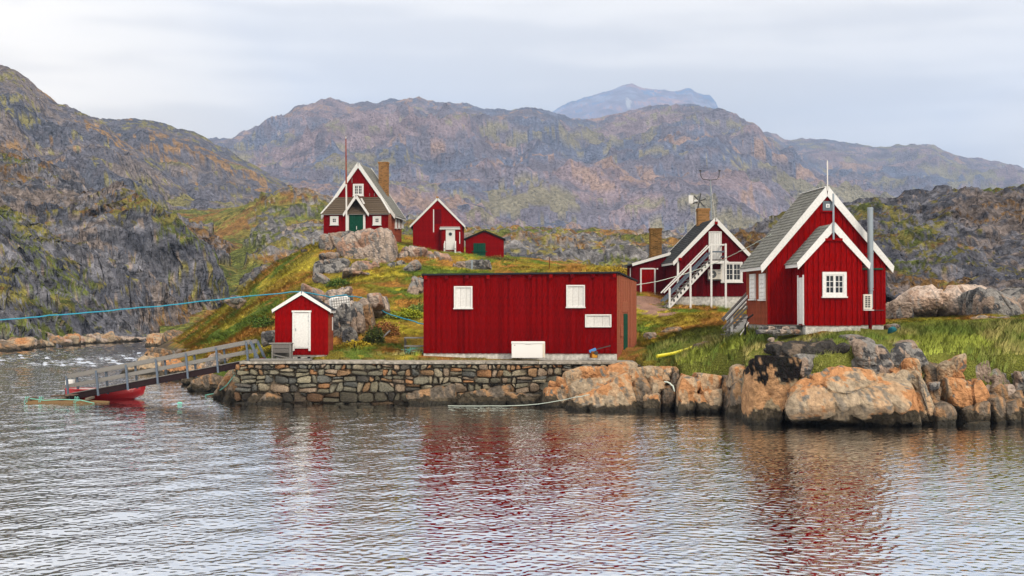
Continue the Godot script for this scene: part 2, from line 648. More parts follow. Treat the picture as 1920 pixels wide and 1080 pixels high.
# Rough rock country with turf in its gentler places.
func rugged(called: String, spline: Spline, d0: float, d1: float, xa: float, xb: float, w: int, h: int, amp: float, size: float, seed_: int, tint: Color, mat: Material, mossy: float) -> MeshInstance3D:
	var big := noise(seed_, 1.0 / size, 5, FastNoiseLite.TYPE_SIMPLEX_SMOOTH, FastNoiseLite.FRACTAL_RIDGED)
	var small := noise(seed_ + 1, 4.5 / size, 4)
	var joint := noise(seed_ + 2, 3.4 / size, 2, FastNoiseLite.TYPE_CELLULAR)
	joint.cellular_return_type = FastNoiseLite.RETURN_CELL_VALUE
	var patch := noise(seed_ + 3, 1.0 / size, 5)
	var hue := noise(seed_ + 4, 0.8 / size, 4)
	var v := PackedVector3Array()
	var c := PackedColorArray()
	v.resize(w * h)
	c.resize(w * h)
	for j in h:
		var d := d0 * pow(d1 / d0, j / (h - 1.0))
		for i in w:
			var x := lerpf(xa, xb, i / (w - 1.0)) * d / LENS
			var y := spline.height(x, -d)
			var n := big.get_noise_2d(x, d)
			if in_meadow(called, x, d):
				v[j * w + i] = Vector3(x, y + 0.7 * small.get_noise_2d(x * 0.7, d * 0.7), -d)
				continue
			# blocks of jointed rock, large and small, each set a little differently
			y += amp * (n * 0.55 + 0.15) + amp * 0.25 * small.get_noise_2d(x, d) + amp * 0.22 * joint.get_noise_2d(x, d)
			var blk := joint.get_noise_3d(x * 1.5, y * 0.8, d * 0.6)
			var chip := joint.get_noise_3d(x * 4.0 + 50.0, y * 2.2, d * 1.5)
			v[j * w + i] = Vector3(x + amp * 0.10 * chip, y + amp * 0.05 * chip, -d + amp * 0.3 * blk + amp * 0.07 * chip)
	for j in h:
		for i in w:
			var p := v[j * w + i]
			var q := v[mini(j + 1, h - 1) * w + i]
			var r := v[j * w + mini(i + 1, w - 1)]
			var nrm := (r - p).cross(q - p)
			var flat := absf(nrm.y) / maxf(nrm.length(), 1e-6)
			var k := small.get_noise_3d(p.x * 2.3, p.y * 2.3, p.z * 2.3)
			var u := hue.get_noise_3dv(p)
			var stripe := joint.get_noise_3d(p.x * 1.4, p.y * 1.8, p.z * 1.4) + hue.get_noise_3d(p.x * 3.0, p.y * 4.0, p.z * 3.0)
			var col := Color(0.42, 0.415, 0.45).lerp(Color(0.20, 0.21, 0.25), clampf(0.5 + stripe * 0.8, 0, 1))
			if u + k * 0.6 > 0.22:
				col = Color(0.42, 0.35, 0.31)
			elif k > 0.33:
				col = Color(0.52, 0.41, 0.33)
			# turf roots where the rock is gentle enough to hold soil, in ragged patches
			var meadow := 0.0
			if in_meadow(called, p.x, -p.z):
				meadow = 2.0
			elif called == "cliffs" and p.y < 9.0 + 8.0 * k:
				meadow = 0.12
			if patch.get_noise_3dv(p) + k * 0.5 + mossy + meadow + (flat - 0.75) * 0.9 > 0.2:
				col = Color(0.36, 0.32, 0.085)
				if u - k * 0.5 > 0.12:
					col = Color(0.44, 0.25, 0.085)
				elif u + k * 0.5 < -0.12:
					col = Color(0.24, 0.28, 0.07)
			c[j * w + i] = col * tint * (1.05 + 0.6 * k)
	return node(called, sheet(w, h, v, c), mat, null, "structure")

func make_shores() -> void:
	# the cliffs across the inlet
	var pts := survey([
		-250, 780, 120, 0, 750, 148, 80, 740, 158, 160, 730, 174, 230, 720, 188, 300, 710, 214, 350, 700, 226, 440, 690, 235, 550, 690, 235,
		-250, 660, 135, 0, 652, 161, 80, 647, 171, 160, 641, 187, 225, 637, 200, 300, 630, 228, 345, 627, 240, 440, 615, 248, 550, 615, 248,
		-200, 560, 165, 0, 600, 172, 0, 560, 182, 0, 480, 198, 60, 610, 178, 90, 560, 192, 0, 420, 220, 80, 480, 212, -200, 400, 220, -200, 300, 300,
		150, 600, 196, 150, 560, 208, 150, 500, 222, 200, 600, 208, 250, 560, 226, 250, 480, 240, 200, 440, 246, 300, 560, 234, 320, 500, 244, 300, 440, 250, 330, 600, 236,
		150, 386, 262, 197, 364, 266, 228, 374, 264, 270, 398, 262, 311, 410, 260, 342, 436, 258, 373, 462, 255, 400, 490, 252, 408, 520, 249, 396, 560, 245, 350, 612, 240,
		124, 412, 250, 60, 430, 240, 0, 440, 232, 60, 380, 285, 0, 360, 300, -200, 200, 380, 100, 350, 330, 0, 300, 380,
		200, 430, 300, 300, 455, 300, 400, 560, 285, 425, 562, 255, 425, 545, 275, 430, 522, 300, 420, 592, 248, 445, 588, 255, 425, 502, 330, 480, 600, 262, 250, 420, 350, 150, 400, 340, 350, 440, 370, 430, 490, 350, 500, 530, 300, 550, 570, 270,
	])
	var s := Spline.new(pts)
	s.bake(-175, -30, -400, -120, 2.0)
	rugged("cliffs", s, 125, 390, -1220, -410, 360, 320, 6.0, 36.0, 50, Color(0.84, 0.84, 0.87), M.cliff, 0.03)

	# the valley floor and the low hummocks behind the point
	s = Spline.new(survey([
		380, 575, 245, 440, 600, 240, 560, 580, 230, 700, 580, 220, 900, 590, 200, 1100, 590, 200, 1300, 590, 200, 1500, 590, 200,
		400, 540, 285, 440, 500, 345, 400, 440, 450, 400, 405, 560, 470, 420, 520, 350, 395, 640, 530, 392, 660, 440, 390, 700, 300, 390, 700,
		420, 400, 500, 470, 400, 450, 492, 376, 470, 549, 369, 470, 575, 361, 470, 605, 373, 470, 660, 402, 470,
		520, 450, 390, 560, 480, 340, 490, 470, 350, 465, 500, 315, 600, 450, 360, 470, 540, 275, 540, 520, 280,
		700, 430, 450, 800, 444, 430, 900, 450, 410, 960, 450, 400, 1050, 446, 400, 1150, 454, 400, 1220, 462, 400, 1300, 472, 400, 1450, 480, 400,
		700, 500, 270, 900, 510, 260, 1100, 510, 255, 1300, 515, 255, 1500, 540, 250, 1700, 540, 250, 1700, 520, 400,
		550, 410, 600, 700, 450, 600, 900, 460, 600, 1100, 460, 600, 1300, 470, 600, 1600, 480, 600, 600, 430, 800, 900, 445, 800, 1200, 450, 800, 1600, 460, 800, 300, 380, 800,
	]))
	s.bake(-230, 260, -820, -195, 4.0)
	rugged("valley", s, 210, 810, 300 - 960, 1750 - 960, 400, 220, 5.0, 34.0, 60, Color(1.15, 1.1, 1.0), M.cliff, 0.16)

	# dark crags on the right
	s = Spline.new(survey([
		1388, 451, 215, 1455, 427, 215, 1550, 409, 212, 1637, 408, 210, 1666, 403, 210, 1695, 408, 208, 1738, 414, 205, 1776, 386, 205, 1824, 379, 205, 1862, 377, 203, 1901, 388, 200, 1960, 404, 200, 2080, 390, 200, 1300, 480, 215,
		1300, 570, 150, 1388, 565, 150, 1550, 572, 140, 1700, 575, 128, 1850, 575, 124, 2000, 575, 122, 2100, 575, 122,
		1700, 500, 172, 1850, 500, 168, 1780, 440, 190, 1900, 440, 186, 1550, 480, 180, 1420, 495, 180, 1650, 450, 190, 2050, 470, 180,
		1400, 480, 260, 1500, 460, 260, 1650, 450, 260, 1800, 430, 260, 2000, 440, 260, 1300, 520, 260, 2100, 440, 260,
	]))
	s.bake(20, 120, -265, -115, 1.5)
	rugged("crags", s, 118, 262, 1290 - 960, 2140 - 960, 260, 220, 3.2, 22.0, 70, Color(0.66, 0.66, 0.70), M.cliff, -0.04)

# A mountain: a ridge line, a foot line, and gullied slopes between and behind.
func mountain(called: String, ridge: Array, dr: float, foot_y: float, df: float, cols: int, rows: int, amp: float, size: float, seed_: int, pal: Array, patchy: float, mat: Material) -> void:
	var gully := noise(seed_, 1.0 / size, 6, FastNoiseLite.TYPE_SIMPLEX_SMOOTH, FastNoiseLite.FRACTAL_RIDGED)
	var lump := noise(seed_ + 1, 0.8 / size, 5)
	var fine := noise(seed_ + 2, 7.0 / size, 5)
	var zone := noise(seed_ + 3, 0.7 / size, 5)
	var v := PackedVector3Array()
	var c := PackedColorArray()
	v.resize(cols * rows)
	c.resize(cols * rows)
	var xa: float = ridge[0][0]
	var xb: float = ridge[-1][0]
	var snow := called == "far_mountain"   # an old snow field high on the far peak
	var snow_at := Vector2(219, 385) / LENS
	for j in rows:
		var t := 1.25 * j / (rows - 1.0)
		var d := lerpf(df, dr, t)
		for i in cols:
			var px := lerpf(xa, xb, i / (cols - 1.0))
			var top := at(px, along(ridge, px), dr)
			var low := at(px, foot_y, df)
			var x := lerpf(low.x, top.x, t)
			var y: float
			if t <= 1.0:
				y = lerpf(low.y, top.y, pow(t, 1.15))
			else:
				y = top.y - (t - 1.0) * (top.y - low.y) * 1.2
			# relief grows from the foot up to the middle slopes; the ridge itself is as surveyed
			var env := d / dr * (1.0 - 0.9 * smoothstep(0.5, 1.0, t)) if t <= 1.0 else 0.1
			y += amp * env * (gully.get_noise_2d(x, d) * 0.85 + lump.get_noise_2d(x, d) * 0.8 - 0.3) + amp * 0.1 * d / dr * fine.get_noise_2d(x, d)
			var p := Vector3(x, y, -d)
			v[j * cols + i] = p
			var k := fine.get_noise_3d(p.x, p.y * 2.0, p.z * 0.6)
			var u := zone.get_noise_3d(p.x, p.y * 2.2, p.z)
			var q := lump.get_noise_3d(p.z, p.y * 3.0, p.x * 1.5)
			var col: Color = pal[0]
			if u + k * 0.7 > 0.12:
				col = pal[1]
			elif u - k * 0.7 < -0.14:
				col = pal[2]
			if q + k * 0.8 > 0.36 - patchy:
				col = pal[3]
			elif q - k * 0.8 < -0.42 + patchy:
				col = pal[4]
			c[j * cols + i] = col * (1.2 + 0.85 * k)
			if snow and Vector2(p.x / d - snow_at.x, ((p.y - EYE) / d - snow_at.y) * 0.8).length() < 0.0028 + 0.003 * k:
				c[j * cols + i] = Color(0.8, 0.8, 0.82)
	node(called, sheet(cols, rows, v, c), mat, null, "structure")

func make_mountains() -> void:
	var mauve := [Color(0.285, 0.27, 0.34), Color(0.355, 0.285, 0.32), Color(0.20, 0.225, 0.32), Color(0.30, 0.275, 0.20), Color(0.39, 0.28, 0.24)]  # blue-purple of distance haze mixed into the rock colours, on top of the fog
	var dark := [Color(0.20, 0.20, 0.245), Color(0.25, 0.215, 0.21), Color(0.135, 0.145, 0.185), Color(0.26, 0.235, 0.10), Color(0.35, 0.22, 0.11)]
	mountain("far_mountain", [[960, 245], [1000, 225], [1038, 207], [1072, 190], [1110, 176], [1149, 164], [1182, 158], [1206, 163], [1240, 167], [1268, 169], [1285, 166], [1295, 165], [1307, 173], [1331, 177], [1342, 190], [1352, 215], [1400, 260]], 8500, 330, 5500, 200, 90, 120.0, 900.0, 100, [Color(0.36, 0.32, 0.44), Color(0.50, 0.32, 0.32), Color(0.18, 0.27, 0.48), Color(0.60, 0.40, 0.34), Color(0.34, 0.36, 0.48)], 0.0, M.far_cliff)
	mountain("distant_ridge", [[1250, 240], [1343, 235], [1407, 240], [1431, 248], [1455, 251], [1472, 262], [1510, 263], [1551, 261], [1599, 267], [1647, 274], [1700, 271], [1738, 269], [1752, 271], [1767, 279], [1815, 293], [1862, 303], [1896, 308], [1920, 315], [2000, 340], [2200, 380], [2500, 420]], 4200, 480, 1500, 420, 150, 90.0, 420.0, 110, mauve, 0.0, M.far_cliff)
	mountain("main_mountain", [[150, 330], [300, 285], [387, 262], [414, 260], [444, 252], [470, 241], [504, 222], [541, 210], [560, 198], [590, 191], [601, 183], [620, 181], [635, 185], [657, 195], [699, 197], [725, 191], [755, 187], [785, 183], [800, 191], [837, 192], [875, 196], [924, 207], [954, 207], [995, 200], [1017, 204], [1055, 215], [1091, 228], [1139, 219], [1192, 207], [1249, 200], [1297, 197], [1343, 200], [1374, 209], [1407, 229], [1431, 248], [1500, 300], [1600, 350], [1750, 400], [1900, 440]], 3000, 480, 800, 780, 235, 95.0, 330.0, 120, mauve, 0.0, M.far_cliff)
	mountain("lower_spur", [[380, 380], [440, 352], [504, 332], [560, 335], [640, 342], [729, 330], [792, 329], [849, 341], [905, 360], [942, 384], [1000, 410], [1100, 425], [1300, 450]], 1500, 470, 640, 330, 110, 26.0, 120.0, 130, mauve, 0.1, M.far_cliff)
	mountain("left_ridge", [[60, 240], [127, 222], [192, 220], [249, 220], [280, 223], [321, 236], [358, 248], [384, 260], [415, 276], [456, 300], [498, 323], [547, 354], [600, 390], [680, 430]], 1300, 455, 520, 330, 160, 26.0, 120.0, 140, dark, 0.06, M.far_cliff)
	mountain("left_mountain", [[-700, 60], [-400, 40], [-150, 70], [-60, 100], [0, 120], [26, 128], [62, 160], [90, 184], [111, 198], [127, 199], [171, 217], [192, 226], [230, 262], [280, 300], [340, 345], [400, 385], [460, 420], [520, 450]], 820, 560, 300, 420, 190, 24.0, 85.0, 150, dark, 0.0, M.far_cliff)

# ---------------------------------------------------------------- building helpers

# Where the sight line through (x, y) of the frame meets the plane z = zl (or x = xl) of a placed thing, in its own axes.
func on(n: Node3D, x: float, y: float, zl: float) -> Vector3:
	var inv := n.transform.affine_inverse()
	var o := inv * Vector3(0, EYE, 0)
	var d := inv * at(x, y, 50.0) - o
	return o + d * ((zl - o.z) / d.z)

func onx(n: Node3D, x: float, y: float, xl: float) -> Vector3:
	var inv := n.transform.affine_inverse()
	var o := inv * Vector3(0, EYE, 0)
	var d := inv * at(x, y, 50.0) - o
	return o + d * ((xl - o.x) / d.x)

func inside(n: Node3D, x: float, y: float, d: float) -> Vector3:
	return n.transform.affine_inverse() * at(x, y, d)

# Board-on-board cladding: every second board lies proud of its neighbours.
func clad(parent: Node, mat: Material, o: Vector3, u: Vector3, n: Vector3, length: float, y0: float, top: Callable, bw: float, wear := 0.15) -> void:
	var s := Shape.new()
	var count := maxi(2, int(round(length / bw)))
	bw = length / count
	for i in count:
		var a := i * bw
		var b := a + bw
		var out := 0.022 + (0.034 if i % 2 else 0.0) + rng.randf() * 0.004
		if i % 2:
			a -= 0.018
			b += 0.018
		a = clampf(a, 0.0, length)
		b = clampf(b, 0.0, length)
		var g := 1.0 + rng.randf_range(-wear, wear)
		var col := Color(g, g * rng.randf_range(0.92, 1.08), g * rng.randf_range(0.92, 1.08))
		var cuts := [a, b]
		for e in [0.0, length * 0.5]:
			if e > a + 0.01 and e < b - 0.01:
				cuts = [a, e, b]
		var y1 := y0 - rng.randf() * 0.012
		for q in cuts.size() - 1:
			var l: float = cuts[q]
			var r: float = cuts[q + 1]
			var p := [o + u * l + n * out, o + u * r + n * out, o + u * r, o + u * l]
			var tl: float = top.call(l)
			var tr: float = top.call(r)
			# boards are pieced out of shorter lengths, butted
			var y := y1
			while y < maxf(tl, tr) - 0.02:
				var nxt := y + rng.randf_range(0.7, 2.6)
				if maxf(tl, tr) - nxt < 0.5:
					nxt = 99.0
				var all := []
				for k in 4:
					all.append(p[k] + Vector3.UP * minf(y, tr if k == 1 or k == 2 else tl))
				for k in 4:
					all.append(p[k] + Vector3.UP * minf(nxt - 0.004, tr if k == 1 or k == 2 else tl))
				s.hexa(all, col * rng.randf_range(1.0 - wear * 0.5, 1.0 + wear * 0.5))
				y = nxt
	put(s, "cladding", mat, parent, "stuff")

# Walls of a gabled block: front centre at (cx, 0, zf), half width hw, going back by depth.
func gabled(n: Node3D, cx: float, zf: float, hw: float, eave: float, apex: float, depth: float, plinth: float, front: Material, side: Material, bw := 0.13, sides := [-1, 1]) -> void:
	var s := Shape.new()
	var f := zf - 0.01
	var bk := zf - depth
	var pf := [Vector3(cx - hw, plinth, f), Vector3(cx + hw, plinth, f), Vector3(cx + hw, eave, f), Vector3(cx, apex, f), Vector3(cx - hw, eave, f)]
	var pb := []
	for p in pf:
		pb.append(Vector3(p.x, p.y, bk))
	s.quad(pf[0], pf[1], pf[2], pf[4])
	s.tri(pf[4], pf[2], pf[3])
	s.quad(pb[1], pb[0], pb[4], pb[2])
	s.tri(pb[2], pb[4], pb[3])
	s.quad(pf[1], pb[1], pb[2], pf[2])
	s.quad(pb[0], pf[0], pf[4], pb[4])
	s.quad(pf[2], pb[2], pb[3], pf[3])
	s.quad(pb[4], pf[4], pf[3], pb[3])
	s.quad(pf[0], pb[0], pb[1], pf[1])
	put(s, "wall", front, n)
	var slope := (apex - eave) / hw
	clad(n, front, Vector3(cx - hw, 0, zf - 0.008), Vector3.RIGHT, Vector3.BACK, hw * 2.0, plinth - 0.03, func(x: float) -> float: return apex - absf(x - hw) * slope - 0.01, bw)
	for k in sides:
		clad(n, side, Vector3(cx + k * (hw - 0.002), 0, zf if k < 0 else zf), Vector3.FORWARD, Vector3.RIGHT * k, depth, plinth - 0.03, func(_x: float) -> float: return eave - 0.01, bw)
	if plinth > 0.05:
		var q := Shape.new()
		q.chamfered(Vector3(cx, plinth * 0.5 - 0.5, zf - depth * 0.5), Vector3(hw * 2.0 - 0.03, plinth + 1.0, depth - 0.03), 0.02)
		put(q, "plinth", M.plinth, n)

# Two roof slopes of overlapping courses, each course cut into shingles.
func gable_roof(n: Node3D, cx: float, zf: float, rh: float, tip: float, apex: float, depth: float, mat: Material, course: float, width: float, vary: float) -> void:
	for k in [-1, 1]:
		var s := Shape.new()
		var a := Vector3(cx + k * rh, tip, zf)
		var b := Vector3(cx, apex, zf)
		var up := (b - a).normalized()
		var nrm := Vector3(k * up.y, absf(up.x), 0.0)
		s.hexa([a, b, b + Vector3.FORWARD * depth, a + Vector3.FORWARD * depth, a + nrm * 0.05, b + nrm * 0.05, b + nrm * 0.05 + Vector3.FORWARD * depth, a + nrm * 0.05 + Vector3.FORWARD * depth] if k < 0 else [b, a, a + Vector3.FORWARD * depth, b + Vector3.FORWARD * depth, b + nrm * 0.05, a + nrm * 0.05, a + nrm * 0.05 + Vector3.FORWARD * depth, b + nrm * 0.05 + Vector3.FORWARD * depth], Color(0.6, 0.6, 0.6))
		var r := put(s, "roof", mat, n)
		var t := Shape.new()
		var span := (b - a).length()
		var rows := int(ceil(span / course))
		for j in rows:
			var y0 := span * j / rows - 0.03
			var y1 := span * (j + 1) / rows + 0.05
			if j == rows - 1:
				y1 = span
			var z := -(0.5 * width * (j % 2))
			while z < depth:
				var z0 := maxf(z, 0.0)
				var z1 := minf(z + width - 0.006, depth)
				if z1 > z0 + 0.02:
					var g := 1.0 + rng.randf_range(-vary, vary)
					var lift := 0.075 + rng.randf() * 0.012
					var q := a + up * (y0 + rng.randf_range(-0.01, 0.01))
					var e := a + up * y1
					var p0 := q + Vector3.FORWARD * z0
					var p1 := q + Vector3.FORWARD * z1
					var p2 := e + Vector3.FORWARD * z1
					var p3 := e + Vector3.FORWARD * z0
					var lo := [p0 + nrm * 0.055, p1 + nrm * 0.055, p2 + nrm * 0.045, p3 + nrm * 0.045]
					var hi := [p0 + nrm * (lift + 0.008), p1 + nrm * (lift + 0.008), p2 + nrm * 0.055, p3 + nrm * 0.055]
					if k > 0:
						lo = [lo[1], lo[0], lo[3], lo[2]]
						hi = [hi[1], hi[0], hi[3], hi[2]]
					s = t
					t.hexa([lo[1], lo[0], lo[3], lo[2], hi[1], hi[0], hi[3], hi[2]], Color(g, g, g * rng.randf_range(0.95, 1.02)))
				z += width
		put(t, "shingles", mat, r, "stuff")

func rakes(n: Node3D, cx: float, zf: float, rh: float, tip: float, apex: float, w: float, mat: Material) -> void:
	for k in [-1, 1]:
		var a := Vector3(cx + k * rh, tip, zf)
		var b := Vector3(cx, apex, zf)
		var d := (a - b).normalized()
		var down := Vector3(-d.y * k, d.x * k, 0.0)
		if down.y > 0:
			down = -down
		var up := -down * 0.07
		var s := Shape.new()
		var q := [b + up, a + up, a + Vector3(0, -w * 0.9, 0), b + Vector3(0, -w * 1.35, 0)]
		if k < 0:
			q = [q[1], q[0], q[3], q[2]]
		var th := Vector3(0, 0, 0.045)
		s.hexa([q[3] + th, q[2] + th, q[2], q[3], q[0] + th, q[1] + th, q[1], q[0]])
		put(s, "bargeboard", mat, n)

func eave_boards(n: Node3D, cx: float, zf: float, rh: float, tip: float, depth: float, mat: Material) -> void:
	for k in [-1, 1]:
		box_part("eave_board", Vector3(cx + k * (rh + 0.012), tip - 0.06, zf - depth * 0.5), Vector3(0.03, 0.16, depth - 0.01), mat, n)

# A framed window on a wall facing n, its casements of small panes.
func window(parent: Node3D, mid: Vector3, u: Vector3, nrm: Vector3, w: float, h: float, casements: int, pc: int, pr: int, frame := 0.1, sill := true, pane_mat: Material = null) -> Node3D:
	var b := Basis(u, Vector3.UP, nrm)
	var win := Node3D.new()
	win.name = "window"
	parent.add_child(win, true)
	win.transform = Transform3D(b, mid)
	var s := Shape.new()
	for k in [-1, 1]:
		s.chamfered(Vector3(k * (w * 0.5 - frame * 0.5), 0, 0.045), Vector3(frame, h, 0.09), 0.008)
		s.chamfered(Vector3(0, k * (h * 0.5 - frame * 0.5), 0.044), Vector3(w - 2 * frame + 0.004, frame, 0.088), 0.008)
	put(s, "frame", M.white, win)
	if sill:
		box_part("sill", Vector3(0, -h * 0.5 - 0.03, 0.07), Vector3(w + 0.08, 0.06, 0.16), M.white, win)
	var iw := w - 2 * frame
	var ih := h - 2 * frame
	var cw := iw / casements
	for c in casements:
		var cx := -iw * 0.5 + cw * (c + 0.5)
		var sash := Shape.new()
		var t := minf(0.05, cw * 0.14)
		for k in [-1, 1]:
			sash.box(Vector3(cx + k * (cw * 0.5 - t * 0.5), 0, 0.035), Vector3(t, ih, 0.05))
			sash.box(Vector3(cx, k * (ih * 0.5 - t * 0.5), 0.034), Vector3(cw - 2 * t, t, 0.048))
		var gw := cw - 2 * t
		var gh := ih - 2 * t
		for i in range(1, pc):
			sash.box(Vector3(cx - gw * 0.5 + gw * i / pc, 0, 0.03), Vector3(0.028, gh, 0.03))
		for i in range(1, pr):
			sash.box(Vector3(cx, -gh * 0.5 + gh * i / pr, 0.029), Vector3(gw, 0.028, 0.028))
		put(sash, "casement", M.white, win)
		for i in pc:
			for j in pr:
				var pane := Shape.new()
				pane.box(Vector3(cx - gw * 0.5 + gw * (i + 0.5) / pc, -gh * 0.5 + gh * (j + 0.5) / pr, 0.018), Vector3(gw / pc - 0.01, gh / pr - 0.01, 0.006), Color.WHITE, Basis.from_euler(Vector3(rng.randfn(0, 0.012), rng.randfn(0, 0.012), 0)))
				put(pane, "pane", pane_mat if pane_mat else M.glass, win)
	return win

# A boarded-up or shuttered opening: a painted panel in a raised frame.
func shutter(parent: Node3D, called: String, mid: Vector3, u: Vector3, nrm: Vector3, w: float, h: float, frame: float, mat: Material, sill := true) -> void:
	var win := Node3D.new()
	win.name = called
	parent.add_child(win, true)
	win.transform = Transform3D(Basis(u, Vector3.UP, nrm), mid)
	for k in 3:
		var g := 0.97 - 0.05 * k
		box_part("panel", Vector3((k - 1) * (w - frame) / 3.0, 0, 0.03), Vector3((w - frame) / 3.0 - 0.006, h - frame, 0.06), mat, win, Basis.IDENTITY, Color(g, g, g * 0.99))
	var s := Shape.new()
	for k in [-1, 1]:
		s.chamfered(Vector3(k * (w * 0.5 - frame * 0.5), 0, 0.065), Vector3(frame, h, 0.13), 0.01)
		s.chamfered(Vector3(0, k * (h * 0.5 - frame * 0.5), 0.064), Vector3(w - 2 * frame + 0.004, frame, 0.128), 0.01)
	put(s, "frame", mat, win)
	if sill:
		box_part("sill", Vector3(0, -h * 0.5 - 0.03, 0.075), Vector3(w + 0.07, 0.06, 0.17), mat, win)

# A brick stack: mortar core and courses of bricks.
func chimney(parent: Node3D, base: Vector3, top: float, w: float, d: float, hues: Array) -> void:
	var s := Shape.new()
	s.box(base + Vector3(0, top * 0.5, 0), Vector3(w - 0.03, top - 0.02, d - 0.03), Color.WHITE)
	var core := put(s, "chimney", M.mortar, parent)
	var t := Shape.new()
	var rows := int(top / 0.085)
	var bh := top / rows
	for j in rows:
		var grow := 0.04 if j >= rows - 2 else 0.0
		for side in 4:
			var long := (w if side % 2 == 0 else d) + grow * 2.0
			var off := ((w if side % 2 else d) * 0.5) + grow
			var b := Basis(Vector3.UP, side * PI * 0.5)
			var count := maxi(2, int(round(long / 0.24)))
			for i in range(-1, count + 1):
				var x0 := clampf((i + 0.5 * (j % 2)) * long / count, 0.0, long) - long * 0.5
				var x1 := clampf((i + 1 + 0.5 * (j % 2)) * long / count, 0.0, long) - long * 0.5
				if x1 - x0 < 0.03:
					continue
				var col: Color = hues[rng.randi() % hues.size()] * rng.randf_range(0.8, 1.15)
				t.box(base + Vector3(0, (j + 0.5) * bh, 0) + b * Vector3((x0 + x1) * 0.5, 0, off - 0.03 + rng.randf() * 0.006), Vector3(x1 - x0 - 0.012, bh - 0.014, 0.06), col, b)
	put(t, "bricks", M.brick, core, "stuff")

func plank_door(parent: Node3D, called: String, mid: Vector3, u: Vector3, nrm: Vector3, w: float, h: float, leaves: int, mat: Material, frame: float, frame_mat: Material, braced := false) -> Node3D:
	var dr := Node3D.new()
	dr.name = called
	parent.add_child(dr, true)
	dr.transform = Transform3D(Basis(u, Vector3.UP, nrm), mid)
	var n := maxi(2, int(w / 0.16))
	for i in n:
		var g := rng.randf_range(0.85, 1.12)
		var s := Shape.new()
		s.chamfered(Vector3(-w * 0.5 + w * (i + 0.5) / n, 0, 0.04), Vector3(w / n - 0.008, h, 0.05 + rng.randf() * 0.006), 0.006, Color(g, g, g))
		put(s, "plank", mat, dr)
	if braced:
		for k in leaves:
			var cx := -w * 0.5 + w * (k + 0.5) / leaves
			var x := w / leaves * 0.5 - 0.05
			var e := 1.0 if k == 0 else -1.0
			for y in [-0.62, -0.2, 0.22]:
				bar_part("brace", Vector3(cx - x * e, h * y * 0.5 + h * 0.22, 0.085), Vector3(cx + x * e, h * y * 0.5 - 0.05, 0.085), 0.05, 0.1, mat, dr)
		box_part("handle", Vector3(0.05, 0.02, 0.11), Vector3(0.05, 0.32, 0.05), M.plastic_white, dr)
	if frame > 0.0:
		for k in [-1, 1]:
			box_part("frame", Vector3(k * (w * 0.5 + frame * 0.5), frame * 0.4, 0.055), Vector3(frame, h + frame * 0.8, 0.11), frame_mat, dr)
		box_part("frame", Vector3(0, h * 0.5 + frame * 0.5, 0.056), Vector3(w + 0.002, frame, 0.108), frame_mat, dr)
	return dr

# ---------------------------------------------------------------- the houses

